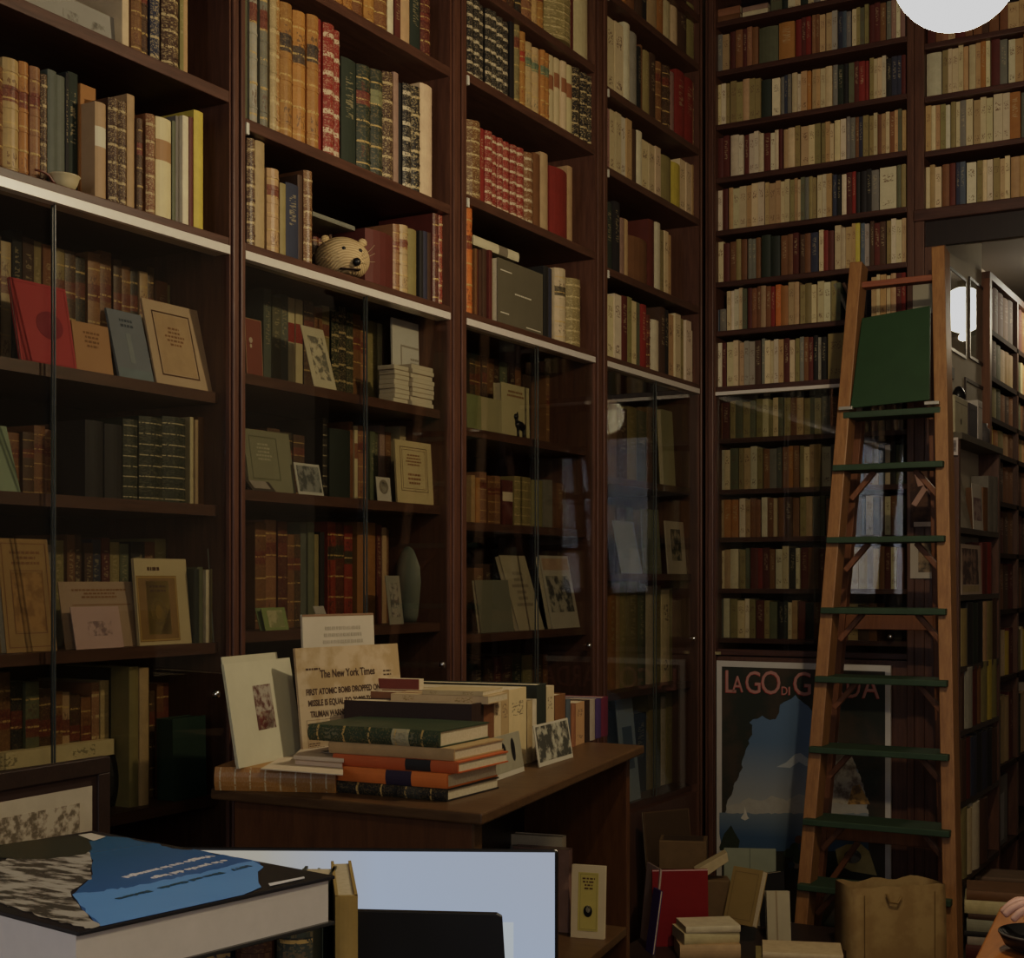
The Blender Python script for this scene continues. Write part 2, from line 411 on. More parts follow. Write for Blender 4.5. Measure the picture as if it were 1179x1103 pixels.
# ================================================================== LEFT BOOKCASES
Y = lambda u, x=0.: onx(u, 500, x)[0]
ZTOP = 4.2; DX = -.40
yl = [1.62, Y(272), Y(527.5), Y(692), YB-.004]
# bay i interior limits
bays = [(1.10, Y(264)), (Y(282), Y(518)), (Y(537), Y(685)), (Y(699), Y(805))]
TH = .028
def zsh(u, v): return onx(u, v, 0)[1]+TH        # top of an open shelf from its lower front edge
strip_z = (onx(264.6, 292, 0)[1]+onx(524.6, 370, 0)[1]+onx(689, 419, 0)[1]+onx(806, 454, 0)[1])/4
ZS = onx(264.6, 273.5, 0)[1]                     # top of the board over the strip
rows = {0: [zsh(258.3, 115.8)], 1: [zsh(517, 87.8), zsh(518.3, 246.8)], 2: [zsh(685, 84), zsh(686.7, 179.4), zsh(684, 298)],
        3: [zsh(802, 79), zsh(803.7, 178), zsh(805, 259.6), zsh(802.4, 360)]}
print('strip', strip_z, 'ZS', ZS, rows)
ZC = [onx(244, 451, -.035)[1], onx(254, 582, -.035)[1], onx(262, 739, -.035)[1], onx(237, 917, -.035)[1]]
print('cab', ZC, onx(285, 434, -.035)[1], onx(504, 582, -.035)[1], onx(505, 717, -.035)[1], onx(678, 722, -.035)[1], onx(797, 659, -.035)[1])
CZ = {0: ZC, 1: [onx(370, 446, -.035)[1], onx(504, 582, -.035)[1], onx(505, 717, -.035)[1], ZC[3]],
      2: [onx(600, 503, -.035)[1], onx(673, 610, -.035)[1], onx(678, 722, -.035)[1], ZC[3]],
      3: [onx(780, 560, -.035)[1], onx(797, 661, -.035)[1], onx(760, 790, -.035)[1]]}
BAYN = ['leftmost', 'second', 'third', 'fourth']
bl = ['tall mahogany bookcase cut by the left edge of the view, cream bowl on it',
      'second mahogany wall bookcase, the one holding the straw animal head',
      'third mahogany wall bookcase with seven red gilt volumes on its open shelf',
      'fourth mahogany wall bookcase, next to the room corner']
split = [63, 422, 619, 755]
for b in range(4):
    ya, yb = bays[b]; ul = (bays[b-1][1]+ya)/2 if b else ya-.03; ur = (yb+bays[b+1][0])/2 if b < 3 else yb+.03
    T = thing('bookcase', bl[b], 'bookcase', (0, ya, 0), 0, 'mahogany bookcases along the left wall')
    def bd(a, c, nm, m, bev=0., par=None): return MB().box((a[0], a[1]-ya, a[2]), (c[0], c[1]-ya, c[2])).build(nm, m, par or T, bev)
    for y0, y1 in ((ul+.0005, ya), (yb, ur-.0005)):
        bd((DX, y0, 0), (0, y1, ZTOP), 'side_panel', WV)
        ym = (y0+y1)/2; w = (y1-y0)*.5
        MB().box((0, ym-w*.55-ya, .1), (.008, ym+w*.55-ya, ZTOP)).build('moulding', WV, T, .003)
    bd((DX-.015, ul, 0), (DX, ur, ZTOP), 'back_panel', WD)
    for z in rows[b]: bd((DX, ya, z-TH), (0, yb, z), 'shelf', WS, .002)
    bd((DX, ya, ZTOP-.3), (0, yb, ZTOP-.27), 'shelf', WS)
    if b == 0: bd((DX, ya, 3.07), (0, yb, 3.1), 'shelf', WS)
    if b == 1: bd((DX, ya, 3.5), (0, yb, 3.53), 'shelf', WS)
    bd((DX, ya, strip_z+.02), (0, yb, ZS), 'shelf', WS, .002)
    bd((-.045, ya, strip_z), (.003, yb, strip_z+.02), 'steel_rail', STEEL)
    for z in CZ[b]: bd((DX, ya, z-.026), (-.035, yb, z), 'shelf', WS)
    bd((DX, ya, .70), (-.035, yb, .73), 'shelf', WS)
    bd((DX+.3, ya, 0), (-.012, yb, .70), 'cupboard_front', WV)
    # two sliding panes
    ys = onx(split[b], 500, -.012)[0]
    for i, (p, q, x) in enumerate(((ya+.002, ys+.002, -.024), (ys-.002, yb-.002, -.012))):
        gd = bd((x, p, .735), (x+.004, q, strip_z-.001), 'glass_door', GLASS)
        q = q if i == 0 else p
        MB().box((x, q-.0012-ya, .735), (x+.0045, q+.0012-ya, strip_z)).build('pane_edge', plain((.05, .055, .05), .25, .6), gd)
    # lock
    lk = [(253, 799), (512, 765), (680, 743), (800, 735)][b]; p = onx(*lk, -.004)
    MB().lathe([(0, .012), (.008, .012), (.0095, .008), (.011, 0), (.0001, 0)], (-.008, p[0]-ya-.012, p[1]), 16, 'x').build('lock_knob', CHROME, gd, smooth=True)
    if b in (1, 2, 3):   # shelf pins
        for z in rows[b]: MB().box((-.012, .001, z-TH-.012), (.004, .012, z-.012)).build('shelf_clip', plain((.6, .58, .5), .5), T)
# ---------------------------------------------------------------- books on open shelves
XS = -.028
P1 = 'top shelf in view, leftmost bookcase'; P2 = 'shelf over the steel rail, leftmost bookcase'
dg = (.03, .06, .05)
left_row(rows[0][0], XS, [(141, 149, -60, 1, 'c', 'C'), (150, 172, -45, 2, 'bd', 'L'), (173, 184, -60, 1, 'n', 'G'), (185, 205, -30, 1, 'd', 'G'), (206, 216, -20, 2, 'lt', 'C')], P1)
left_row(ZS, XS, [(111, 124, 115, 1, 'T', 'V', (.6, .55, .4)),
    (124, 136, 113, 1, 'd', 'G'), (137, 147, 115, 1, 'd', 'G'), (147, 156, 107, 1, 't', 'N'), (156, 163, 136, 1, 'd', 'L'), (169, 180, 131, 1, 'b', 'G'),
    (181, 199, 133, 1, 'c', 'V', (.33, .18, .08)), (200, 208, 134, 2, 'Gs', 'N'), (209, 216, 132, 1, 'w', 'N'), (217, 222, 133, 1, 'm', 'N'), (223, 234, 128, 1, 'y', 'N')], P2)
left_row(ZS, -.075, [(-45, 3, 58, 2, 'tb', 'L'), (3, 22, 66, 1, 't', 'L'), (22, 33, 69, 1, 'o', 'L'), (33, 45, 75, 1, 'B', 'L'), (45, 53, 85, 1, 'd', 'G'), (53, 75, 81, 2, 'e', 'N'), (75, 79, 85, 1, 'k', 'C'), (79, 91, 80, 1, 'g', 'C'), (92, 110, 97, 1, 'o', 'P', (.5, .4, .25))], 'rail shelf behind the cream bowl, leftmost bookcase')
left_row(rows[1][0], XS, [(350, 374, -90, 2, 'tb', 'L'), (375, 395, -70, 2, 'To', 'L'), (395, 430, -60, 3, 'ob', 'L'), (430, 445, -40, 1, 'b', 'L'), (445, 452, -40, 1, 'w', 'N'),
    (453, 460, -10, 1, 'm', 'C'), (460, 472, -20, 1, 'T', 'C'), (472, 484, -12, 1, 'g', 'C'), (485, 496, -5, 1, 'm', 'L')], 'top shelf in view, second bookcase')
left_row(rows[1][1], XS, [(281, 286, -35, 1, 'G', 'N'), (287, 296, -35, 1, 'S', 'L'), (298, 307, -20, 1, 's', 'L'), (310, 318, -10, 1, 'T', 'G'), (318, 324, -8, 1, 'o', 'G'),
    (324, 366, 2, 3, 'o', 'L', (.03, .03, .03)), (367, 371, 22, 1, 'r', 'C'), (371, 384, 24, 1, 'r', 'B'), (384, 392, 36, 1, 'r', 'B'), (392, 409, 66, 1, 'g', 'C'),
    (410, 426, 72, 1, 'g', 'L'), (427, 441, 79, 1, 'g', 'L', (.2, .2, .1)), (441, 453, 82, 1, 'd', 'G'), (453, 459, 84, 1, 'p', 'N'), (460, 464, 95, 1, 'k', 'N'), (464, 474, 94, 1, 'k', 'B'),
    (474, 484, 98, 1, 'k', 'G'), (485, 499, 96, 1, 'c', 'N')], 'middle open shelf, second bookcase')
left_row(ZS, XS, [(284, 294, 160, 1, 'd', 'G'), (294, 305, 160, 1, 'T', 'N'), (307, 321, 193, 1, 't', 'L'), (321, 328, 210, 1, 'l', 'N'), (328, 343, 210, 1, 'n', 'C'),
    (343, 349, 200, 1, 'd', 'N'), (350, 360, 196, 1, 'b', 'G'), (420, 452, 262, 1, 'm', 'N'), (453, 461, 258, 1, 'B', 'L'), (461, 471, 259, 1, 'T', 'L'),
    (471, 481, 262, 1, 'l', 'N'), (483, 497, 262, 3, 'knd', 'N'), (497, 504, 245, 1, 'm', 'L'), (505, 511, 248, 1, 'r', 'G'), (512, 519, 250, 1, 't', 'L')], 'shelf over the steel rail, second bookcase')
left_row(ZS, -.17, [(353, 378, 250, 4, 'bdm', 'L'), (379, 410, 258, 4, 'dbkd', 'C')], 'rail shelf behind the straw animal head')
left_row(rows[2][0], XS, [(560, 583, -70, 3, 'dgb', 'L'), (584, 600, -45, 2, 'dk', 'L'), (601, 612, -30, 1, 'B', 'L'), (612, 625, -25, 2, 'to', 'L'), (626, 654, -15, 1, 'l', 'G'), (655, 659, -30, 1, 'm', 'N'), (660, 676, -45, 1, 'c', 'N')], 'top shelf in view, third bookcase')
left_row(rows[2][1], XS, [(537, 586, -5, 7, 'k', 'B'), (587, 592, 22, 1, 'k', 'N'), (592, 598, 24, 1, 'l', 'L'), (598, 604, 36, 1, 'o', 'L', (.3, .03, .02)), (604, 621, 47, 2, 'T', 'L', (.1, .16, .1)),
    (621, 632, 58, 2, 'o', 'L', (.1, .16, .1)), (632, 658, 62, 4, 'c', 'V', (.26, .11, .05)), (659, 681, 78, 3, 'k', 'G')], 'middle open shelf, third bookcase')
left_row(rows[2][2], XS, [(536, 551, 138, 1, 'b', 'G'), (552, 557, 148, 1, 'r', 'C'), (557, 603, 150, 6, 'r', 'B'), (604, 614, 174, 1, 'b', 'B'), (614, 622, 175, 1, 'b', 'N'), (622, 631, 174, 1, 'T', 'N'), (632, 652, 191, 1, 'r', 'N'), (653, 659, 191, 1, 'T', 'N')], 'lower open shelf, third bookcase')
left_row(ZS, XS, [(535, 545, 238, 1, 'O', 'L'), (546, 556, 283, 3, 'bmd', 'N'), (557, 566, 285, 2, 'dm', 'N'), (626, 637, 303, 2, 'kn', 'N'), (638, 650, 308, 1, 'c', 'L', (.03, .03, .02)), (653, 668, 320, 1, 'l', 'G')], 'shelf over the steel rail, third bookcase')
left_row(rows[3][0], XS, [(700, 712, -50, 2, 'td', 'C'), (713, 730, -50, 2, 'ob', 'C'), (731, 745, -40, 2, 'dk', 'C'), (746, 757, -35, 1, 'T', 'C'), (757, 765, -20, 1, 'o', 'C'), (765, 780, -20, 2, 'c', 'N'), (781, 800, -10, 2, 'dl', 'C')], 'top shelf in view, fourth bookcase')
left_row(rows[3][1], XS, [(699, 717, 18, 2, 'c', 'P'), (717, 724, 26, 1, 'w', 'N'), (724, 733, 35, 1, 'S', 'N'), (734, 741, 50, 2, 'kb', 'C'), (741, 754, 56, 2, 'ld', 'C'), (755, 770, 72, 2, 'bd', 'L'), (771, 776, 82, 1, 'p', 'N'), (777, 797, 80, 2, 'r', 'C'), (797, 802, 95, 1, 'T', 'L')], 'second open shelf down, fourth bookcase')
left_row(rows[3][2], XS, [(699, 708, 122, 2, 'pc', 'P'), (709, 727, 128, 3, 'cwt', 'P'), (728, 733, 148, 1, 'd', 'N'), (733, 739, 150, 1, 'w', 'N'), (740, 760, 160, 3, 'c', 'P'), (760, 784, 176, 2, 'ly', 'N'), (784, 802, 182, 3, 'cct', 'P')], 'third open shelf down, fourth bookcase')
left_row(rows[3][3], XS, [(699, 713, 230, 2, 'gk', 'C'), (713, 724, 250, 2, 'pT', 'N'), (724, 746, 270, 1, 'b', 'N'), (746, 753, 252, 1, 'm', 'N'), (754, 760, 256, 1, 'w', 'N'), (760, 773, 262, 3, 'lct', 'P')], 'fourth open shelf down, fourth bookcase')
left_row(ZS, XS, [(700, 715, 337, 2, 'cw', 'P'), (715, 722, 341, 1, 'm', 'C'), (723, 737, 343, 3, 'lcG', 'P'), (738, 744, 350, 1, 'r', 'C'), (744, 749, 362, 1, 'm', 'L'), (750, 758, 368, 1, 'w', 'N'), (759, 770, 355, 2, 'dk', 'C'), (771, 788, 360, 3, 'tcl', 'P'), (789, 795, 368, 1, 'w', 'P'), (796, 803, 380, 1, 'w', 'P')], 'shelf over the steel rail, fourth bookcase')
# ---------------------------------------------------------------- books inside glass cabinets
XC = -.19
left_row(CZ[0][0], XC, [(-30, 14, 262, 3, 'bdT', 'L'), (14, 60, 268, 4, 'kdlb', 'C'), (60, 100, 285, 3, 'ldk', 'L'), (102, 130, 283, 2, 'Bb', 'L'), (130, 178, 300, 5, 'dbkTd', 'L'), (179, 235, 320, 5, 'blmdl', 'C')], 'top glazed shelf, leftmost bookcase', stuff=True)
left_row(CZ[0][1], XC+.02, [(-30, 10, 500, 2, 'gd', 'N'), (10, 38, 495, 2, 'bd', 'L'), (38, 66, 492, 2, 'bB', 'L'), (66, 97, 490, 2, 'bB', 'L')], 'second glazed shelf, leftmost bookcase', stuff=True)
left_row(CZ[0][1], -.08, [(98, 140, 484, 2, 'k', 'N'), (140, 157, 481, 1, 'g', 'R'), (160, 187, 478, 1, 'g', 'R'), (187, 214, 478, 1, 'g', 'R'), (220, 228, 482, 2, 'cT', 'N'), (229, 238, 481, 1, 'b', 'N')], 'second glazed shelf front row, leftmost bookcase')
left_row(CZ[0][2], XC, [(40, 75, 622, 3, 'esl', 'C'), (76, 94, 610, 2, 'bd', 'C'), (96, 126, 622, 3, 'dnm', 'C'), (127, 148, 620, 2, 'lG', 'C'), (150, 206, 622, 4, 'kbld', 'C')], 'third glazed shelf, leftmost bookcase', stuff=True)
left_row(CZ[0][2], -.055, [(222, 235, 654, 2, 'gG', 'N'), (236, 241, 656, 1, 'w', 'N'), (242, 247, 656, 1, 'l', 'N')], 'third glazed shelf right end, leftmost bookcase')
left_row(CZ[0][3], -.13, [(-20, 14, 780, 2, 'Tb', 'L'), (14, 60, 790, 3, 'kGd', 'L'), (60, 105, 800, 4, 'bTdb', 'L'), (105, 124, 780, 2, 'BT', 'G'), (125, 146, 770, 3, 'kgk', 'C'), (174, 195, 790, 3, 'dbm', 'L'), (196, 209, 830, 1, 'g', 'N')], 'bottom glazed shelf, leftmost bookcase', stuff=True)
left_row(CZ[0][3], -.07, [(149, 160, 768, 1, 'l', 'N'), (160, 171, 770, 1, 'T', 'N')], 'bottom glazed shelf front, leftmost bookcase')
left_row(CZ[1][0], XC, [(303, 332, 335, 3, 'eGe', 'C'), (332, 349, 342, 2, 'c', 'V', (.25, .03, .02)), (350, 380, 345, 3, 'dbl', 'L'), (381, 406, 352, 3, 'gk', 'G'), (407, 424, 364, 2, 'bB', 'L'), (425, 436, 368, 1, 'l', 'C'), (437, 448, 372, 2, 'cd', 'N')], 'top glazed shelf, second bookcase', stuff=True)
left_row(CZ[1][1], XC+.03, [(292, 350, 492, 4, 'bdkd', 'L'), (372, 377, 482, 1, 'k', 'R'), (378, 402, 492, 1, 'g', 'N'), (403, 412, 488, 2, 'bc', 'V'), (413, 424, 490, 1, 'B', 'L'), (425, 437, 497, 2, 'GG', 'C'), (438, 451, 492, 2, 'pb', 'C'), (460, 476, 488, 2, 'cw', 'P'), (500, 507, 500, 1, 's', 'N')], 'second glazed shelf, second bookcase', stuff=True)
left_row(CZ[1][2], XC+.04, [(293, 330, 600, 3, 'bBm', 'L'), (331, 346, 610, 2, 'bd', 'L'), (347, 362, 600, 2, 'eG', 'N'), (363, 373, 610, 2, 'lk', 'N'), (376, 405, 600, 3, 'rmr', 'L', (.02, .03, .02)), (412, 433, 600, 1, 'o', 'N'), (434, 449, 605, 3, 'mTb', 'C')], 'third glazed shelf, second bookcase', stuff=True)
left_row(CZ[2][0], XC, [(541, 560, 402, 3, 'dbd', 'L'), (561, 600, 410, 5, 'bdGdb', 'C'), (602, 612, 430, 1, 'd', 'N'), (628, 650, 432, 3, 'Bbd', 'L'), (651, 676, 438, 4, 'lbGd', 'C')], 'top glazed shelf, third bookcase', stuff=True)
left_row(CZ[2][1], -.12, [(543, 552, 548, 2, 'to', 'C'), (553, 577, 544, 3, 'BbB', 'L'), (578, 590, 552, 1, 'm', 'V', (.6, .5, .35)), (591, 610, 548, 1, 'l', 'G'), (613, 636, 552, 2, 'ls', 'N'), (640, 672, 556, 4, 'bdgd', 'C')], 'second glazed shelf, third bookcase', stuff=True)
left_row(CZ[2][2], XC, [(545, 600, 650, 5, 'bdgdb', 'C'), (601, 676, 655, 7, 'dbmkdbl', 'C')], 'third glazed shelf, third bookcase', stuff=True)
left_row(CZ[2][3], XC, [(545, 600, 760, 5, 'kdmdg', 'C'), (601, 676, 755, 7, 'ldbBmTl', 'C')], 'x', stuff=True)
left_row(.73, XC, [(600, 690, 840, 8, 'kdmdgbTl', 'C')], 'x', stuff=True)
left_row(CZ[3][0], XC+.02, [(700, 722, 462, 2, 'bd', 'C'), (723, 745, 466, 2, 'lG', 'C'), (746, 758, 468, 1, 'b', 'C'), (759, 777, 470, 2, 'Gl', 'C'), (778, 792, 470, 2, 'cG', 'P'), (793, 801, 474, 1, 'b', 'N')], 'top glazed shelf, fourth bookcase', stuff=True)
left_row(CZ[3][1], XC, [(700, 730, 582, 3, 'bdG', 'C'), (731, 765, 588, 3, 'lbd', 'C'), (766, 800, 592, 4, 'bdbd', 'C')], 'x', stuff=True)
left_row(CZ[3][2], -.12, [(701, 722, 672, 3, 'otl', 'C'), (723, 735, 670, 1, 'l', 'C'), (736, 752, 672, 2, 'Gw', 'C'), (753, 770, 676, 2, 'lc', 'P'), (771, 797, 680, 3, 'lGb', 'C')], 'x', stuff=True)
left_row(.73, -.12, [(712, 730, 820, 2, 'uw', 'P'), (731, 745, 822, 1, 'k', 'C'), (746, 760, 800, 2, 'lG', 'N'), (761, 775, 800, 2, 'wl', 'C'), (776, 797, 806, 2, 'lT', 'C')], 'x', stuff=True)

# ================================================================== REAR BOOKCASE
def zb(u, v): return ony(u, v, YB)[1]
XA0, XA1 = ony(824, 500, YB)[0], ony(1044, 500, YB)[0]
XB0 = ony(1064, 500, YB)[0]; XB1 = 1.9
ra = [zb(826, 31), zb(825.7, 87.5), zb(824, 149.5), zb(822, 211), zb(821, 271.7), zb(821, 331), zb(819, 387.5)]
ra = [z+.02 for z in ra]
zst = zb(817, 456)
rl = [zb(822, v)+.016 for v in (509, 568, 623, 682, 739)]
rb = [zb(1066, v)+.02 for v in (56, 117, 180)]; rb3 = zb(1066, 250)+.03
print('rear', ra, zst, rl, rb, rb3, XA0, XA1, XB0)
T = thing('bookcase', 'rear mahogany bookcase of close-set paperback shelves, left of the doorway', 'bookcase', (XA0, YB, 0))
def rbx(a, c, nm, m, bev=0., par=None): return MB().box((a[0]-par.location.x, a[1]-YB, a[2]), (c[0]-par.location.x, c[1]-YB, c[2])).build(nm, m, par, bev)
rbx((.004, YB, 0), (XA0, YB+.3, ZTOP), 'side_panel', WV, 0, T)
rbx((XA0-.03, YB-.012, 0), (XA0-.006, YB-.0005, ZTOP), 'moulding', WV, .003, T)
rbx((XA1, YB, 0), (XA1+.028, YB+.3, ZTOP), 'side_panel', WV, .003, T)
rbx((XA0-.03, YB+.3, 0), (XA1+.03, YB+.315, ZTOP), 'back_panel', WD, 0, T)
for z in ra: rbx((XA0, YB, z-.022), (XA1, YB+.3, z), 'shelf', WB, .003, T)
for q in (1, 2, 3): rbx((XA0, YB, ra[0]+.21*q), (XA1, YB+.3, ra[0]+.21*q+.02), 'shelf', WB, 0, T)
rbx((XA0, YB, zst+.014), (XA1, YB+.3, zst+.036), 'shelf', WB, .002, T); ZSR = zst+.036
rbx((XA0, YB-.004, zst), (XA1, YB+.03, zst+.014), 'steel_rail', STEEL, 0, T)
for z in rl: rbx((XA0, YB+.04, z-.02), (XA1, YB+.3, z), 'shelf', WB, 0, T)
rbx((XA0, YB+.02, 0), (XA1, YB+.05, rl[-1]-.075), 'cupboard_front', WV, 0, T)
rbx((XA0, YB+.006, rl[-1]-.07), (XA1, YB+.03, rl[-1]-.045), 'lower_rail', WB, .003, T)
xm = ony(940, 600, YB)[0]
rbx((XA0+.002, YB+.018, rl[-1]-.045), (xm+.012, YB+.022, zst), 'glass_door', GLASS, 0, T)
gd = rbx((xm-.012, YB+.006, rl[-1]-.045), (XA1-.002, YB+.010, zst), 'glass_door', GLASS, 0, T)
p = ony(1025, 733, YB)
MB().lathe([(0, -.012), (.008, -.012), (.0095, -.008), (.011, 0), (.0001, 0)], (p[0]-XA0, .004, p[1]), 16, 'y').build('lock_knob', CHROME, gd, smooth=True)
p = ony(827, 752, YB)
MB().box((p[0]-.012-XA0, -.004, p[1]-.006), (p[0]+.012-XA0, .0, p[1]+.006)).build('brass_plate', plain((.5, .4, .2), .4, .5, .1, 30, .8), T)
T2 = thing('bookcase', 'mahogany bookcase bridging over the doorway, below the globe lamp', 'bookcase', (XB0, YB, 0))
rbx((XA1+.029, YB, 0), (XB0, YB+.3, ZTOP), 'side_panel', WV, .003, T2)
rbx((XB1, YB, 2.99), (XB1+.03, YB+.3, ZTOP), 'side_panel', WV, .003, T2)
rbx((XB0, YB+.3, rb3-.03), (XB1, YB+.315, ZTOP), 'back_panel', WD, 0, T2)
for z in rb: rbx((XB0, YB, z-.022), (XB1, YB+.3, z), 'shelf', WB, .003, T2)
for q in (1, 2, 3): rbx((XB0, YB, rb[0]+.23*q), (XB1, YB+.3, rb[0]+.23*q+.02), 'shelf', WB, 0, T2)
rbx((XA1+.0285, YB-.015, rb3-.045), (XB1+.03, YB+.3, rb3), 'bottom_board', WB, .004, T2)
rbx((XB0, YB+.02, rb3-.14), (XB1, YB+.05, rb3-.045), 'lintel_panel', WD, 0, T2)
T3 = thing('wooden_pilaster', 'flat brown wooden pillar between rear bookcase and doorway, pictures pinned on it', 'pillar', (XB0, YB, 0))
rbx((XB0+.001, YB+.005, 0), (XP, YB+.020, rb3-.145), 'panel', WV, 0, T3)
rbx((XP-.03, YB-.004, 0), (XP-.002, YB+.0045, rb3-.145), 'edge_moulding', WV, .003, T3)

def rear_row(zbse, segs, phrase, yf=YB+.03, hmax=.19, stuff=False, grp=None):
    """seg=(u0,u1,v_top,colours[,style]); one letter = one book"""
    k = 0
    for sg in segs:
        u0, u1, vt, cs = sg[:4]; stl = sg[4] if len(sg) > 4 else None
        x0 = ony(u0, 500, yf)[0]; x1 = ony(u1, 500, yf)[0]; h0 = ony(u0, vt, yf)[1]-zbse
        ws = [R.uniform(.72, 1.3) for _ in cs]; sw = sum(ws); x = x0
        for i, c in enumerate(cs):
            w = (x1-x0)*ws[i]/sw; h = h0*(1+R.uniform(-.05, .025)); s = stl or (R.choice('PPPN') if c in 'wctTlSG' else R.choice('CCN'))
            col = jit(PAL[c], .16); acc = (.2, .09, .05) if s == 'P' else (.5, .42, .25)
            M = placeM(Vector((x+.0004, yf+R.uniform(-.004, .004), zbse)), 0); ww = max(.004, w-.0008)
            if stuff: STUFF.add(ww, .12, h, col, s, acc, M)
            else:
                o = make_book(ww, .12, h, col, s, acc, M, 'thin', 'paperback_book')
                tag(o, '%s%s paperback, %s from left, %s' % ('wide ' if ww > .034 else ('thin ' if ww < .02 else ''), CN[c], ORD[k], phrase), 'paperback', 'paperbacks on the '+phrase)
            x += w; k += 1
N = ['top', 'second', 'third', 'fourth', 'fifth', 'sixth', 'seventh', 'eighth']
ph = lambda i: '%s paperback shelf, rear bookcase' % N[i]
rear_row(ra[0], [(887, 900, -4, 'G'), (901, 960, -8, 'gwcgcswt'), (961, 1043, -22, 'tlcsbTcGs')], ph(0))
rear_row(ra[1], [(826, 840, 40, 'sT'), (841, 873, 36, 'mbmBb'), (874, 896, 34, 'G'), (897, 915, 27, 'o'), (916, 934, 22, 'rmr'), (935, 950, 18, 'BbT'), (951, 964, 15, 'TS'), (965, 980, 14, 'nus'), (981, 1000, 9, 'clGl'), (1001, 1020, 5, 'mmb'), (1021, 1042, 0, 'spwp')], ph(1))
rear_row(ra[2], [(826, 840, 97, 'cwl'), (841, 876, 94, 'llTll'), (877, 888, 92, 'g'), (889, 898, 91, 'w'), (899, 911, 88, 'sns'), (912, 934, 84, 'cwto'), (935, 958, 80, 'Ttcc'), (959, 976, 76, 'sgk'), (977, 1000, 72, 'Gmrr'), (1001, 1020, 68, 'lccw'), (1021, 1043, 66, 'knnm')], ph(2))
rear_row(ra[3], [(826, 840, 158, 'mm'), (841, 856, 156, 'ww'), (857, 879, 154, 'mwww'), (880, 901, 152, 'mwwm'), (902, 921, 148, 'Tcl'), (922, 945, 144, 'Tcl'), (946, 960, 142, 'ltc'), (961, 974, 138, 'cw'), (975, 1000, 136, 'ssbnl'), (1001, 1043, 132, 'lcbtcbtGt')], ph(3))
rear_row(ra[4], [(826, 838, 219, 'wm'), (839, 880, 216, 'tcctcw'), (881, 909, 211, 'TTTcc'), (910, 940, 206, 'ltcGsll'), (941, 958, 202, 'cwt'), (959, 968, 201, 'nk'), (969, 990, 200, 'wmrk'), (991, 1012, 196, 'kks'), (1013, 1032, 192, 'w'), (1033, 1043, 189, 'Gl')], ph(4))
rear_row(ra[5], [(826, 840, 279, 'cm'), (841, 860, 277, 'blb'), (861, 876, 275, 'ssb'), (877, 898, 272, 'gg'), (899, 920, 270, 'bbm'), (921, 942, 268, 'dbn'), (943, 960, 265, 'crm'), (961, 990, 261, 'ccTty'), (991, 1001, 258, 'uS'), (1002, 1020, 256, 'dmd'), (1021, 1043, 253, 'lwcT')], ph(5))
rear_row(ra[6], [(819, 828, 357, 'u'), (829, 836, 356, 's'), (837, 860, 334, 'cwwcG'), (861, 892, 331, 'mbbTbr'), (893, 920, 328, 'OoTT'), (921, 940, 327, 'llc'), (941, 956, 325, 'cw'), (957, 968, 324, 'lG'), (1003, 1020, 318, 'Tct'), (1021, 1043, 316, 'cTmr')], ph(6))
rear_row(ZSR, [(824, 836, 396, 'wm'), (837, 850, 394, 'cc'), (851, 876, 393, 'TSSd'), (877, 902, 391, 'sccwt'), (903, 915, 390, 'mc'), (916, 936, 388, 'lsbm'), (937, 952, 387, 'kSk'), (953, 972, 385, 'l'), (973, 990, 384, 'sb'), (991, 1042, 382, 'tbTlcbmT')], ph(7))
pb = lambda i: '%s shelf above the doorway' % ['top', 'second', 'third', 'lowest'][i]
rear_row(rb[0], [(1068, 1120, 14, 'mbBTmb'), (1121, 1150, 8, 'bdb'), (1151, 1240, 4, 'bTtdTbTm')], pb(0))
rear_row(rb[1], [(1067, 1084, 60, 'w'), (1085, 1115, 56, 'lccct'), (1116, 1140, 51, 'ctoc'), (1141, 1160, 47, 'ms'), (1161, 1250, 44, 'wtowTlbwct')], pb(1))
rear_row(rb[2], [(1066, 1094, 122, 'tctlw'), (1095, 1120, 118, 'lcsc'), (1121, 1143, 113, 'Tcc'), (1144, 1175, 110, 'wwo'), (1176, 1250, 106, 'eTcwtlT')], pb(2))
rear_row(rb3, [(1064, 1084, 192, 'ctc'), (1085, 1100, 190, 'bm'), (1101, 1112, 188, 'nu'), (1113, 1124, 186, 'w'), (1125, 1143, 185, 'lcw'), (1144, 1163, 183, 'lTc'), (1164, 1250, 181, 'ttbTcwtm')], pb(3))
YL = YB+.07
rear_row(rl[0], [(826, 840, 463, 'bm'), (841, 870, 462, 'lGlG'), (871, 902, 460, 'lclcG'), (903, 925, 459, 'lbT'), (926, 945, 458, 'lGc'), (946, 1040, 457, 'sbuTsgbksdu')], 'x', YL, stuff=True)
rear_row(rl[1], [(826, 850, 517, 'wcG'), (851, 878, 515, 'lTwl'), (879, 900, 515, 'bse'), (901, 920, 514, 'bob'), (921, 945, 513, 'lcTt'), (946, 980, 512, 'wsgs'), (981, 1040, 512, 'wubTuwkG')], 'x', YL, stuff=True)
rear_row(rl[2], [(826, 850, 575, 'Too'), (851, 876, 574, 'wTbb'), (877, 895, 573, 'wbc'), (896, 920, 573, 'bdb'), (921, 950, 572, 'lTsG'), (951, 985, 572, 'bGdT'), (986, 1040, 572, 'duwkdwbG')], 'x', YL, stuff=True)
rear_row(rl[3], [(826, 850, 632, 'cTw'), (851, 863, 631, 'lG'), (864, 892, 631, 'mrmb'), (893, 908, 630, 'wc'), (909, 921, 630, 'kw'), (922, 950, 630, 'mbm'), (951, 975, 630, 'bd'), (976, 1012, 630, 'cwcSc'), (1013, 1040, 630, 'bmwb')], 'x', YL, stuff=True)
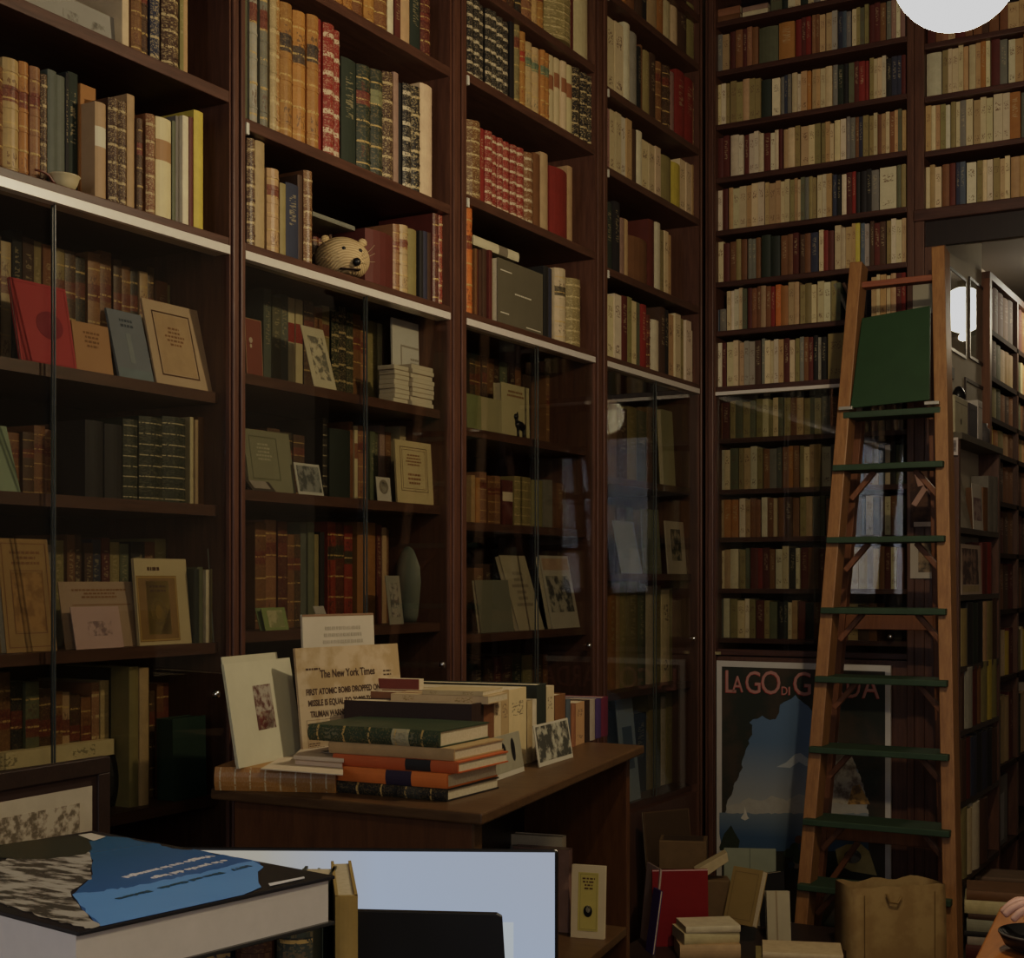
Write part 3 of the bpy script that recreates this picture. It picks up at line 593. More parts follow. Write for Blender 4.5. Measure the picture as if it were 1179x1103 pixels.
rear_row(rl[4], [(826, 840, 690, 'ew'), (841, 870, 690, 'lcwl'), (871, 895, 691, 'mlG'), (896, 918, 692, 'kgct'), (919, 945, 692, 'mgb'), (946, 1010, 695, 'dTbTdb')], 'x', YL, stuff=True)
STUFFTAG = 1
#o = STUFF.build('shelved_books'); tag(o, 'dim rows of old books behind the glass doors and in the far passage bookcase', 'books', None, 'stuff')

def lying_book(w, d, h, cc, stl, acc, p, rz, label, parts=True, grp=None, name='book', cat='book', col=None):
    """book lying flat: spine facing local -y, length h along local x, thickness w up"""
    M = Matrix.Translation(Vector(p)+Vector((0, 0, w))) @ Matrix.Rotation(rz, 4, 'Z') @ Matrix.Rotation(PI/2, 4, 'Y')
    o = make_book(w, d, h, jit(col or PAL[cc], .04), stl, acc, M, parts, name)
    return tag(o, label, cat, grp)
# lying volumes on the very top rear shelf
for i, (u, z0, w, L, c, lb) in enumerate(((826, 0, .034, .10, 'b', 'brown book lying at the left end of the top paperback shelf'),
        (826, .0345, .03, .10, 'B', 'chestnut book lying on the brown one, top paperback shelf'),
        (855, 0, .03, .11, 'w', 'ivory book lying flat on the top paperback shelf'),
        (855, .031, .02, .11, 'p', 'dusty pink book lying on the ivory one, top paperback shelf'))):
    lying_book(w, .12, L, c, 'N', (.3, .2, .1), (ony(u, 20, YB+.03)[0], YB+.03, ra[0]+z0), 0, lb, 'thin')
# slanted book pair beside the ladder on the seventh shelf
for i, (u, c) in enumerate(((975, 's'), (985, 'd'))):
    x, z = ony(u, 370, YB+.03); lean = -.42
    o = make_book(.012, .12, .165, jit(PAL[c]), 'N', (.3, .3, .3), placeM(Vector((x+.012, YB+.03, ra[6])), 0, lean), 'thin', 'paperback_book')
    tag(o, ['grey', 'dark brown'][i]+' paperback leaning left behind the ladder rail, seventh shelf', 'paperback')
# ================================================================== FACE-OUT ITEMS
def wall_ang(side): return PI/2 if side == 'L' else 0.
def ring(mb, x0, z0, x1, z1, w, y):
    for a, b in (((x0, z0), (x1, z0+w)), ((x0, z1-w), (x1, z1)), ((x0, z0+w), (x0+w, z1-w)), ((x1-w, z0+w), (x1, z1-w))):
        mb.box((a[0], y-.0003, a[1]), (b[0], y, b[1]))
INK = plain((.07, .045, .03), .8)
def print_lines(mb, x0, z0, x1, z1, n, y, cen=True, fill=.5):
    hh = (z1-z0)/n
    for i in range(n):
        zc = z1-(i+.5)*hh; L = (x1-x0)*R.uniform(.45, 1.); a = (x0+x1-L)/2 if cen else x0; x = a
        while x < a+L-.001:
            ww = min(R.uniform(.004, .012), a+L-x); mb.box((x, y-.0002, zc-hh*fill/2), (x+ww, y, zc+hh*fill/2)); x += ww+.0025
def stain(col, dark, sc=60, thr=.5, rough=.7, vec=(1, 1, 1)):
    key = ('stain', col, dark, sc, thr, vec)
    if key in MATS: return MATS[key]
    t = NT('printed_picture'); tc = t.n('ShaderNodeTexCoord')
    n = t.noise(t.mapping(tc.outputs['Object'], vec), sc, 4, .6)
    m = t.math('MULTIPLY', t.math('SUBTRACT', n, thr-.06), 8.); m.node.use_clamp = True
    MATS[key] = t.out(t.mix(m, col, dark), rough); return MATS[key]
def card(name, label, cat, p, rz, w, h, tilt, th, col, deco=(), group=None, back=None, rough=.65, pages=None):
    """a book, card or picture standing face-out; p = lower left front corner, faces local -y, leans back by tilt"""
    T = thing(name, label, cat, p, rz, group)
    Mt = Matrix.Rotation(-tilt, 4, 'X'); cm = col if not isinstance(col, tuple) else plain(col, rough, .3, .12, 14)
    def b(mb, nm, m, bev=0.):
        mb.v = [tuple(Mt @ Vector(q)) for q in mb.v]; return mb.build(nm, m, T, bev)
    c = b(MB().box((0, 0, 0), (w, min(th, .0022), h)), 'front_cover' if th > .004 else 'sheet', cm)
    if th > .004:
        b(MB().box((.002, .0022, .002), (w-.002, th-.0018, h-.002)), 'page_block', pages or PAGE)
        b(MB().box((0, th-.0018, 0), (w, th, h)), 'back_cover', back or cm)
    for dd in deco:
        k = dd[0]; mb = MB()
        if k == 'ring': _, x0, z0, x1, z1, lw, m = dd; ring(mb, x0*w, z0*h, x1*w, z1*h, lw, -.0003); b(mb, 'printed_border', m)
        elif k == 'rect': _, x0, z0, x1, z1, m = dd[:6]; mb.box((x0*w, -.0004, z0*h), (x1*w, -.0001, z1*h)); b(mb, dd[6] if len(dd) > 6 else 'printed_panel', m)
        elif k == 'lines': _, x0, z0, x1, z1, n, m = dd; print_lines(mb, x0*w, z0*h, x1*w, z1*h, n, -.0005); b(mb, 'printed_lines', m)
        elif k == 'oval':
            _, cx, cz, rx, rr, m = dd[:6]; n = 28
            mb.prism([(cx*w+rx*w*math.cos(2*PI*i/n), -.0008, cz*h+rr*h*math.sin(2*PI*i/n)) for i in range(n)], (0, .0006, 0)); b(mb, dd[6] if len(dd) > 6 else 'printed_emblem', m)
        elif k == 'wreath':
            _, cx, cz, rx, rr, m = dd; n = 28
            for i in range(n):
                a = 2*PI*i/n; q = 1+.1*(i % 2)
                mb.box((cx*w+rx*w*q*math.cos(a)-.0022, -.0008, cz*h+rr*h*q*math.sin(a)-.0022), (cx*w+rx*w*q*math.cos(a)+.0022, -.0003, cz*h+rr*h*q*math.sin(a)+.0022))
            b(mb, 'printed_wreath', m)
    return T, b, Mt
def left_card(name, label, cat, bl, br, tv, xb, zb_, tilt, th, col, deco=(), group=None, yaw=0., **kw):
    if zb_ < 2.2: xb += .028
    y0 = onx(bl, 500, xb)[0]; y1 = onx(br, 500, xb)[0]
    # height found along the tilted plane
    ht = .05
    for _ in range(12):
        xt = xb-ht*math.sin(tilt); zt = onx(bl, tv, xt)[1]; ht = max(.02, (zt-zb_)/math.cos(tilt))
    w = (y1-y0)/math.cos(yaw)
    return card(name, label, cat, (xb, y0, zb_+.0005), PI/2+yaw, w, ht, tilt, th, col, deco, group, **kw)
dk = plain((.10, .05, .025), .8); brn = plain((.24, .12, .05), .8)
c1, c2, c3, c4 = CZ[0]
left_card('book', 'red booklet with a dark round emblem, top glazed shelf of leftmost bookcase', 'book', 25, 89, 322, -.085, c1, .2, .008, (.42, .05, .055), [('oval', .6, .5, .24, .17, plain((.24, .025, .04), .7)), ('ring', .04, .03, .96, .97, .001, plain((.3, .04, .04), .8))])
left_card('booklet', 'small tan booklet between the red and the blue-grey booklets', 'booklet', 89, 131, 370, -.09, c1, .16, .006, (.46, .25, .12), [('lines', .2, .5, .8, .85, 4, brn)])
left_card('booklet', 'blue-grey booklet with faded title, beside the tan framed title page', 'booklet', 138, 178, 358, -.085, c1, .26, .006, (.19, .21, .25), [('lines', .2, .75, .8, .9, 2, plain((.06, .08, .11), .8)), ('rect', .42, .25, .56, .68, plain((.24, .27, .29), .8)), ('rect', .02, .02, .98, .16, plain((.19, .235, .265), .8))])
left_card('title_page', 'buff title page with a brown printed frame, right of the blue-grey booklet', 'book', 181, 245, 347, -.08, c1, .24, .005, (.54, .38, .25), [('ring', .13, .12, .8, .88, .0035, dk), ('rect', .17, .15, .76, .85, plain((.50, .33, .19), .7)), ('lines', .26, .48, .68, .72, 5, brn)])
left_card('booklet', 'pale green leaning card at the picture edge, second glazed shelf', 'card', -20, 24, 488, -.10, c2, .3, .003, (.25, .31, .21))
left_card('book', 'big mustard-brown ornamental book standing face-out, third glazed shelf, leftmost bookcase', 'book', 8, 66, 620, -.085, c3, .13, .02, (.33, .20, .075), [('ring', .06, .04, .94, .96, .002, brn), ('ring', .2, .16, .84, .72, .002, brn), ('rect', .22, .18, .82, .70, stain((.36, .20, .07), (.25, .13, .04), 30)), ('lines', .2, .76, .85, .9, 3, brn)])
left_card('leaflet', 'tall grey-brown printed leaflet behind the pink card, third glazed shelf', 'leaflet', 76, 161, 670, -.10, c3, .17, .004, (.36, .25, .17), [('lines', .15, .74, .9, .9, 3, brn), ('rect', .15, .64, .95, .655, brn)])
left_card('card', 'pink card with a faint ship drawing, in front of the grey-brown leaflet', 'card', 88, 143, 699, -.075, c3, .2, .003, (.47, .32, .29), [('rect', .3, .3, .8, .65, stain((.47, .32, .29), (.22, .14, .14), 55, .56), 'drawing')])
left_card('book', 'cream booklet with ornate yellow and brown frame and wreath emblem', 'book', 161, 221, 643, -.085, c3, .1, .008, (.50, .40, .23), [('rect', .02, .04, .78, .8, plain((.24, .14, .05), .7)), ('ring', .03, .05, .77, .79, .003, plain((.4, .26, .08), .8)), ('rect', .19, .12, .62, .74, plain((.52, .40, .13), .7)), ('wreath', .40, .38, .13, .13, plain((.18, .12, .03), .8)), ('oval', .40, .38, .06, .08, plain((.22, .14, .03), .8)), ('lines', .22, .6, .6, .7, 2, dk), ('lines', .1, .84, .6, .92, 1, dk)])
left_card('folder', 'pale grey-green folder at the right end of the third glazed shelf, leftmost bookcase', 'folder', 246, 260, 632, -.075, c3, .08, .004, (.24, .26, .20))
left_card('box_file', 'dark green box standing at the right of the bottom glazed shelf, leftmost bookcase', 'box', 200, 238, 828, -.07, c4, .02, .05, (.02, .045, .03), back=plain((.02, .045, .03)), pages=plain((.018, .04, .026)))
lying_book(.035, .2, onx(126, 870, -.12)[0]-onx(-25, 870, -.12)[0], 'c', 'P', (.3, .25, .12), (-.105, onx(-25, 870, -.12)[0], onx(70, 876, -.12)[1]), PI/2, 'long cream volume lying flat, bottom glazed shelf behind the dark picture frame')
q = onx(70, 876, -.12)[1]
lying_book(max(.01, q-c4-.002), .17, .42, 'k', 'N', (.3, .2, .1), (-.115, onx(-15, 870, -.12)[0], c4+.0005), PI/2, 'black volume lying under the long cream volume, bottom glazed shelf')
# second bookcase
d1, d2, d3, d4 = CZ[1]
left_card('card', 'red-brown card with a small white flower, left end of top glazed shelf', 'card', 284, 303, 366, -.08, d1, .05, .003, (.20, .055, .035), [('oval', .32, .62, .1, .05, plain((.5, .4, .3))), ('oval', .32, .52, .06, .035, plain((.5, .4, .3))), ('ring', .0, .0, 1, 1, .0016, plain((.4, .27, .15)))])
left_card('postcard', 'cream postcard with a grey branch drawing, leaning on the top glazed shelf', 'postcard', 362, 388, 378, -.075, d1, .27, .002, (.50, .43, .30), [('rect', .2, .15, .85, .85, stain((.50, .43, .30), (.14, .13, .10), 45, .5), 'drawing')])
pan = left_card('reflection_panel', 'white panel imitating a glass reflection behind the tied papers, second bookcase', 'picture', 453, 503, 366, -.135, d1, .02, .006, (.62, .58, .52), [('ring', .18, .05, .86, .72, .006, plain((.33, .30, .25))), ('lines', .3, .3, .75, .6, 6, plain((.3, .27, .22)))])  # bright reflection in the glass, built as a solid white panel
for st_, (ua, ub, n) in enumerate(((453, 471, 8), (473, 499, 9))):
    ya_, yb_ = onx(ua, 470, -.045)[0], onx(ub, 470, -.045)[0]; z = d1
    for k in range(n):
        hh = .0135; e = R.uniform(-.004, .004)
        o = MB().box((-.10, ya_+e+.003, z+.0002), (-.042+R.uniform(-.004, .004), yb_+e-.003, z+hh)).build('paper_bundle', plain((.58, .50, .38), .85, .2, .15, 40), None, .002)
        rebase(o); tag(o, 'cream paper bundle, %s from the bottom of the %s stack, top glazed shelf' % (ORD[k], 'left' if st_ == 0 else 'right'), 'papers', 'stacked paper bundles'); z += hh
left_card('book', 'grey-green book with framed title, left end of second glazed shelf', 'book', 288, 341, 494, -.09, d2, .16, .01, (.21, .20, .13), [('ring', .1, .2, .7, .9, .003, plain((.12, .12, .07))), ('lines', .18, .5, .6, .8, 5, plain((.36, .34, .24)))])
left_card('small_frame', 'small dark frame leaning flat at the left end of the second glazed shelf', 'frame', 291, 318, 547, -.07, d2, .75, .006, (.06, .045, .035), [('rect', .15, .15, .85, .85, plain((.3, .26, .22)))])
left_card('postcard', 'black and white photo postcard with white border, second glazed shelf', 'postcard', 344, 373, 533, -.075, d2, .2, .002, (.46, .44, .38), [('rect', .07, .1, .95, .92, stain((.06, .065, .06), (.22, .22, .2), 40), 'photo')])
left_card('card', 'small white card with an oval portrait, second glazed shelf', 'card', 435, 451, 549, -.075, d2, .1, .002, (.44, .40, .34), [('oval', .5, .6, .32, .3, plain((.2, .17, .13))), ('oval', .5, .58, .2, .22, plain((.42, .38, .3)))])
left_card('title_page', 'pale yellow title page with a double ruled frame, second glazed shelf', 'book', 458, 500, 506, -.085, d2, .06, .006, (.50, .40, .22), [('ring', .12, .2, .85, .9, .0016, dk), ('ring', .17, .24, .80, .86, .001, dk), ('lines', .26, .6, .7, .8, 4, brn), ('lines', .26, .3, .7, .5, 3, brn)])
left_card('booklet', 'green booklet leaning behind its pictured twin, third glazed shelf', 'booklet', 300, 324, 700, -.085, d3, .3, .004, (.16, .2, .09))
left_card('booklet', 'small green booklet with a pale map picture, third glazed shelf', 'booklet', 306, 333, 700, -.072, d3, .27, .004, (.22, .27, .10), [('rect', .2, .12, .85, .88, stain((.42, .38, .22), (.25, .26, .12), 30), 'picture')])
left_card('card', 'little white card in front of the red spines, third glazed shelf', 'card', 366, 378, 698, -.07, d3+.02, .4, .002, (.38, .34, .30))
left_card('card', 'narrow grey portrait card, right half of the third glazed shelf', 'card', 449, 465, 663, -.075, d3, .12, .002, (.26, .24, .19), [('rect', .2, .15, .8, .85, stain((.3, .27, .22), (.1, .09, .08), 40), 'portrait')])
yv = onx(480, 640, -.14)[0]; hv = onx(480, 602, -.14)[1]-d3
prof = [(.0001, 0), (.045, 0), (.05, .02), (.058, .12), (.055, hv*.55), (.04, hv*.72), (.024, hv*.82), (.03, hv*.9), (.034, hv), (.02, hv), (.0001, hv*.96)]
o = MB().lathe(prof, seg=28).build('stone_vase', plain((.15, .16, .12), .5, .4, .3, 12), None, smooth=True); o.location = (-.15, yv, d3+.0005)
tag(o, 'grey-green vase standing right on the third glazed shelf, second bookcase', 'vase')
# third bookcase
e1, e2, e3 = CZ[2][:3]
left_card('box_file', 'pale olive and cream box on the top glazed shelf, left of the cat figurine', 'box', 538, 578, 453, -.10, e1, .02, .06, (.34, .30, .17), [('rect', 0, 0, .4, 1, plain((.2, .21, .09)))], back=plain((.34, .3, .17)), pages=plain((.34, .3, .17)))
left_card('book', 'cream book facing out behind the black cat figurine', 'book', 578, 610, 440, -.11, e1, .02, .03, (.46, .40, .23), [('lines', .2, .75, .8, .9, 2, brn)])
# cat figurine: body, head, ears, legs, tail
yc = onx(597, 490, -.085)[0]; sc = .95
T = thing('cat_figurine', 'small black standing cat figurine on the top glazed shelf, third bookcase', 'figurine', (-.082, yc, e1+.0003), PI/2)
m = MB(); hgt = onx(597, 476, -.085)[1]-e1; q = hgt/.075
m.tube([(-.022*q, 0, .038*q), (-.012*q, 0, .042*q), (.006*q, 0, .040*q), (.02*q, 0, .034*q), (.024*q, 0, .03*q)], [.006*q, .0115*q, .012*q, .011*q, .005*q], 10)
m.tube([(-.014*q, 0, .044*q), (-.018*q, 0, .054*q), (-.019*q, 0, .060*q)], [.008*q, .006*q, .005*q])
m.lathe([(.0001, -.009*q), (.006*q, -.007*q), (.009*q, 0), (.006*q, .007*q), (.0001, .009*q)], (-.021*q, 0, .063*q), 12)
for sx in (-.014, .018):
    for sy in (-.005, .005): m.tube([(sx*q, sy*q, .036*q), (sx*q, sy*q, .015*q), (sx*q-.001, sy*q, 0)], [.005*q, .0032*q, .004*q])
for sy in (-.005, .005): m.tube([(-.021*q, sy*q, .068*q), (-.021*q, sy*1.2*q, .077*q)], [.004*q, .0006])
m.tube([(.024*q, 0, .034*q), (.032*q, 0, .025*q), (.033*q, 0, .012*q), (.028*q, 0, .004*q)], [.003*q, .0025*q, .002*q, .002*q])
m.build('cat_body', BLACK, T, smooth=True)
left_card('book', 'dark grey-green book facing out, left on the third glazed shelf, third bookcase', 'book', 554, 592, 668, -.09, e3, .14, .012, (.17, .165, .12))
left_card('book', 'tall grey-cream book facing out between two others, third bookcase', 'book', 598, 627, 640, -.085, e3, .3, .02, (.36, .31, .21), [('lines', .15, .3, .85, .8, 6, plain((.22, .18, .12)))], back=BLACK)
left_card('book', 'ivory book with a black tree picture, right on the third glazed shelf', 'book', 636, 668, 640, -.085, e3, .2, .02, (.40, .36, .29), [('rect', .08, .22, .9, .72, stain((.36, .33, .26), (.05, .05, .045), 22, .5), 'picture'), ('rect', .05, .8, .95, .96, plain((.36, .24, .16)))], back=BLACK)
# fourth bookcase
f2 = CZ[3][1]; f1 = CZ[3][0]
left_card('book', 'olive-cream book facing out on the top glazed shelf, fourth bookcase', 'book', 765, 778, 472, -.1, f1, .05, .02, (.36, .33, .18))
left_card('booklet', 'grey-green booklet standing left of the cream picture frame', 'booklet', 742, 762, 586, -.1, f2, .06, .005, (.17, .19, .12), [('ring', .1, .1, .9, .9, .002, plain((.3, .3, .2)))])
left_card('framed_print', 'small cream picture frame with a dark figure print, second glazed shelf, fourth bookcase', 'picture', 770, 791, 600, -.08, f2, .08, .006, (.50, .43, .33), [('rect', .25, .25, .78, .85, stain((.3, .25, .17), (.04, .04, .03), 28, .48), 'print')])
left_card('leaflet', 'pale grey leaflet leaning at the left of the second glazed shelf, fourth bookcase', 'leaflet', 716, 740, 600, -.085, f2, .2, .003, (.36, .38, .38))
left_card('booklet', 'blue and white booklet standing low in the fourth bookcase', 'booklet', 720, 738, 800, -.08, .73, .1, .006, (.30, .36, .42), [('rect', .2, .3, .8, .7, plain((.08, .11, .16)))])
# ---- upper left ornaments
left_card('folio', 'large grey folio with faint line drawing standing face-out, top left shelf', 'folio', 20, 141, -30, -.05, rows[0][0], .06, .02, (.27, .25, .21), [('rect', .42, .3, .95, .62, stain((.27, .25, .21), (.11, .10, .08), 30, .57), 'line_drawing')])
# cream pipe-like bowl with a dark curved stem
yb_ = onx(72, 200, .03)[0]
pz = ZS; T = thing('handled_bowl', 'small cream bowl with a dark curved stem, in front of leather books', 'bowl', (-.040, onx(74, 195, -.040)[0], pz+.0004), 0)
r = .027
MB().lathe([(.0001, 0), (r*.35, .001), (r*.78, r*.28), (r*1.0, r*.72), (r*1.12, r*1.18), (r*1.2, r*1.24), (r*1.14, r*1.3), (r*1.0, r*1.2), (r*.86, r*.7), (r*.5, r*.25), (.0001, r*.18)], seg=32, sx=.95, sy=1.1).build('bowl', plain((.55, .46, .27), .4, .5, .12, 40), T, smooth=True)
MB().tube([(0, -r*.85, r*.35), (0, -r*1.2, r*.6), (0, -r*1.55, r*.95), (0, -r*2.2, r*1.1), (0, -r*2.9, r*1.05)], [r*.16, r*.13, r*.11, r*.1, r*.08]).build('stem', plain((.11, .03, .018), .35, .5), T, smooth=True)
# straw animal head
ya1, ya2 = onx(363, 300, .01)[0], onx(429, 300, .01)[0]; rr = .076
T = thing('straw_animal_head', 'woven straw animal head with black nose, eyes and whiskers, second bookcase', 'ornament', (-.072, onx(394, 300, -.072)[0], ZS+.0005), math.radians(52))
t = NT('woven_straw'); tc = t.n('ShaderNodeTexCoord'); wv = t.n('ShaderNodeTexWave'); wv.wave_type = 'RINGS'; wv.rings_direction = 'Y'
t.l(tc.outputs['Object'], wv.inputs[0]); wv.inputs['Scale'].default_value = 42; wv.inputs['Distortion'].default_value = 2.5; wv.inputs['Detail'].default_value = 2
STRAW = t.out(t.mix(wv.outputs[1], (.42, .29, .14), (.62, .46, .24)), .8, bump=wv.outputs[1], bd=.6)
hh = (onx(396, 268, 0)[1]-ZS)*1.13
pr = []
for i in range(15):
    a = PI*i/14; pr.append((max(.0002, rr*math.sin(a)**.85), -math.cos(a)))
m = MB(); seg = 32
# dome, flat-ish underside, muzzle swelling towards local -y
k = len(m.v)
NR, NS = 16, 36
for i in range(NR+1):
    a = PI*i/NR; 
    for j in range(NS):
        b = 2*PI*j/NS
        x = rr*math.sin(a)*math.cos(b)*(1-.0*j); z = math.cos(a)*hh*.5; y = math.sin(a)*math.sin(b)*.066
        # muzzle
        g = math.exp(-(((x-.016)/(rr*.4))**2+((z+hh*.17)/(hh*.2))**2)); 
        if y < 0: y -= .010*g
        if z < -hh*.36: z = -hh*.36+(z+hh*.36)*.35
        m.v.append((x, y, z+hh*.5))
for i in range(NR):
    for j in range(NS):
        w = (j+1) % NS; m.f.append((k+i*NS+j, k+(i+1)*NS+j, k+(i+1)*NS+w, k+i*NS+w)); m.mi.append(0)
o = m.build('head', STRAW, T, smooth=True)
def blob(nm, c, r, mat, sy=1.): return MB().lathe([(.0001, -r)]+[(r*math.cos(a), r*math.sin(a)) for a in [(-80+20*i)*PI/180 for i in range(9)]]+[(.0001, r)], c, 16, sy=sy).build(nm, mat, T, smooth=True)
blob('nose', (rr*.26, -.074, hh*.34), .0115, BLACK)
blob('eye', (-rr*.16, -.0595, hh*.64), .006, BLACK); blob('eye', (rr*.46, -.0545, hh*.63), .006, BLACK)
MB().box((rr*-.3, -.0685, hh*.18), (rr*.45, -.045, hh*.21)).build('mouth', plain((.05, .03, .02)), T, .003)
for s_, x in ((-1, -.66), (1, .72)):
    MB().lathe([(.0001, 0), (.012, .003), (.013, .012), (.008, .02), (.0001, .022)], (rr*x, -.01, hh*.82), 12, sy=.5).build('ear', STRAW, T, smooth=True)
for i in range(6):
    sx = -1 if i < 3 else 1; q = i % 3
    MB().tube([(rr*.3*sx+.01, -.062, hh*(.34+.06*q)), (rr*.75*sx, -.066, hh*(.38+.12*q)), (rr*.98*sx, -.06, hh*(.4+.19*q))], .0006, 4).build('whisker', plain((.4, .3, .18)), T)
# small bottle-like figurine left
# lying ivory books above the taupe album, and slim lying book in bay 2
zt = onx(560, 285, XS)[1]
y0, y1 = onx(549, 270, XS)[0], onx(603, 270, XS)[0]
zz = onx(603, 283, XS)[1]
o = left_card('album', 'taupe album with small white scrolls facing out, third bookcase', 'album', 573, 625, 296, -.012, ZS, .0, .05, (.115, .10, .065),
    [('lines', .3, .50, .8, .545, 1, plain((.6, .55, .42))), ('rect', .06, .82, .3, .835, plain((.6, .55, .42)), 'white_scroll'), ('rect', .06, .17, .24, .185, plain((.6, .55, .42)), 'white_scroll'), ('rect', .62, .05, .95, .065, plain((.6, .55, .42)), 'white_scroll')], back=plain((.1, .085, .055)))
ztop = onx(566, 284, XS)[1]
lying_book(.030, .15, y1-y0-.01, 'w', 'V', (.2, .17, .12), (XS-.02, y0+.01, onx(549, 283, XS-.02)[1]), PI/2, 'ivory book lying across the small brown books, third bookcase')
lying_book(.012, .15, .19, 's', 'N', (.3, .3, .3), (XS-.03, onx(370, 240, XS)[0], onx(385, 252, XS)[1]), PI/2, 'thin grey book lying on low books behind the straw animal head')

# ================================================================== WALNUT DESK WITH SHELVES
DZ = 1.15
def dk2(u, v): p = onz(u, v, DZ); return Vector((p[0], p[1], 0))
A = dk2(242, 908); B = dk2(555, 937); Cc = dk2(742, 858); Dd = A+(Cc-B)
T = thing('wooden_desk', 'high walnut desk laden with old books, open shelves at its right side', 'desk', (B.x, B.y, 0))
O = Vector((B.x, B.y, 0)); A -= O; Cc -= O; Dd -= O; B = Vector((0, 0, 0))
e1_ = (A-B).normalized(); e2_ = (Cc-B).normalized()
def qp(pts, z0, z1): m = MB(); m.prism([(p.x, p.y, z0) for p in pts], (0, 0, z1-z0)); return m
qp([B, Cc, Dd, A], DZ-.022, DZ).build('desktop', WK, T, .004)
i1 = B+e1_*.012+e2_*.02; W_ = (A-B).length-.05; L_ = (Cc-B).length-.04
def P2(a, b): return B+e1_*a+e2_*b
# front closed panel, back, dividers, far side panel
qp([P2(.03, .02), P2(.03, .045), P2(W_, .045), P2(W_, .02)], .05, DZ-.022).build('front_panel', WKP, T, .002)
qp([P2(.025, .02), P2(.025, .06), P2(.0305, .06), P2(.0305, .02)], .05, DZ-.022).build('corner_stile', WK, T, .001)
qp([P2(.03, L_-.03), P2(.03, L_), P2(W_, L_), P2(W_, L_-.03)], .05, DZ-.022).build('end_panel', WKP, T, .002)
qp([P2(.33, .045), P2(.33, L_-.03), P2(.35, L_-.03), P2(.35, .045)], .05, DZ-.022).build('inner_back', WD, T)
zsf = .78
pp = at(735, 1062, 3.6)
zsf = EYE.z-(1062-V0)/F*(EYE.z-DZ)*F/(858-V0)
print('desk shelf z', zsf)
qp([P2(.03, .045), P2(.03, L_-.03), P2(.33, L_-.03), P2(.33, .045)], zsf-.022, zsf).build('inner_shelf', WK, T, .002)
qp([P2(.05, .045), P2(.05, L_-.03), P2(W_, L_-.03), P2(W_, .045)], .06, .08).build('bottom_board', WKP, T)
OW = O.copy()
e1w, e2w = e1_, e2_
def dpt(a, b, z): p = OW+e1w*a+e2w*b; return Vector((p.x, p.y, z))
ang2 = math.atan2(e2w.y, e2w.x)        # direction along the right edge
# ---- items on the shelf inside the desk
def online(u, v, a):       # point on vertical plane parallel to right edge, inset a
    p0 = OW+e1w*a; n = Vector((e2w.y, -e2w.x, 0)); return onp(u, v, p0, n)
p0 = online(660, 1075, .12); p1 = online(697, 1070, .12)
hh = (online(655, 1000, .12)-p0).z
pb_ = onz(663, 1080, zsf); pc_ = onz(697, 1074, zsf)
vec = Vector((pc_[0]-pb_[0], pc_[1]-pb_[1], 0)); rzz = math.atan2(vec.y, vec.x); wv_ = vec.length
dist = (Vector((pb_[0], pb_[1], zsf))-EYE).dot(FW); hb = 83/F*dist
wv_ = 40/F*dist
Ty, bb, Mt = card('book', "cream paperback with yellow framed cover standing on the desk's inner shelf", 'book', (pb_[0]-.015, pb_[1], zsf+.0005), math.radians(12), wv_, hb, .08, .012, (.60, .50, .33),
    [('rect', .2, .1, .8, .9, plain((.50, .42, .12), .7, .3, .1)), ('ring', .26, .12, .76, .88, .0012, plain((.3, .26, .08))), ('lines', .32, .66, .70, .84, 4, dk), ('oval', .5, .37, .13, .08, BLACK, 'emblem'), ('oval', .51, .40, .07, .05, plain((.65, .6, .45)), 'emblem')])
for i, (a, b, w, h, c, sl, lb) in enumerate(((.12, .40, .03, .21, 'p', 'N', 'dusty pink book standing left of the yellow-covered paperback'), (.12, .435, .022, .205, 'S', 'N', 'pale grey book between the pink book and yellow-covered paperback'),
       (.12, .36, .035, .23, 'w', 'C', 'ivory book at the left of the inner desk shelf'))):
    p = Vector((*onz(645-i*9, 1082, zsf), zsf+.0004))+e2w*(.07+.035*i); o = make_book(w, .15, h, PAL[c], sl, (.1, .08, .06), placeM(p, ang2), True); tag(o, lb, 'book')
for i in range(4):
    p = dpt(.30, .74, zsf+.03*i); lying_book(.026, .16, .17-.01*i, 'dbmd'[i], 'N', (.2, .1, .1), p, ang2-PI/2+PI/2+.05*i, '%s volume lying in the dim corner of the inner desk shelf, %s up' % (CN['dbmd'[i]], ORD[i]))
# ---- stack at the desk's front corner
def on_desk(u, v, z=DZ): p = onz(u, v, z); return Vector((p[0], p[1], z))
pL = on_desk(386, 912); pR = on_desk(516, 923); v_ = pR-pL; rz = math.atan2(v_.y, v_.x); z = DZ+.0003
rows_ = [(.0235, 'k', 'L', .29, 'black book lying lowest in the front stack on the desk', (.05, .05, .04), 0),
         (.029, 'O', 'V', .30, 'orange book with a dark label band, second lowest in the front stack', (.03, .02, .04), .0),
         (.0225, 'O', 'V', .295, 'darker orange book above the other orange one, front stack', (.02, .02, .02), .01),
         (.0235, 'T', 'N', .295, 'tan cloth book under the green one in the front stack', (.2, .1, .05), .005),
         (.033, 'g', 'L', .31, 'dark green leather book topping the front stack on the desk', (.4, .36, .22), -.01)]
off = [0, .0, .012, .014, .01]
for i, (w, c, sl, L, lb, ac, dx) in enumerate(rows_):
    p = pR-v_.normalized()*L + Vector((dx*2-.002*i, off[i], 0)); p.z = z
    col = {1: (.60, .17, .035), 2: (.46, .11, .03), 4: (.045, .07, .04), 3: (.42, .27, .13)}.get(i)
    M_ = lying_book(w, .205, L, c, sl, ac, p, rz+R.uniform(-.02, .02), lb, col=col); z += w+.0006
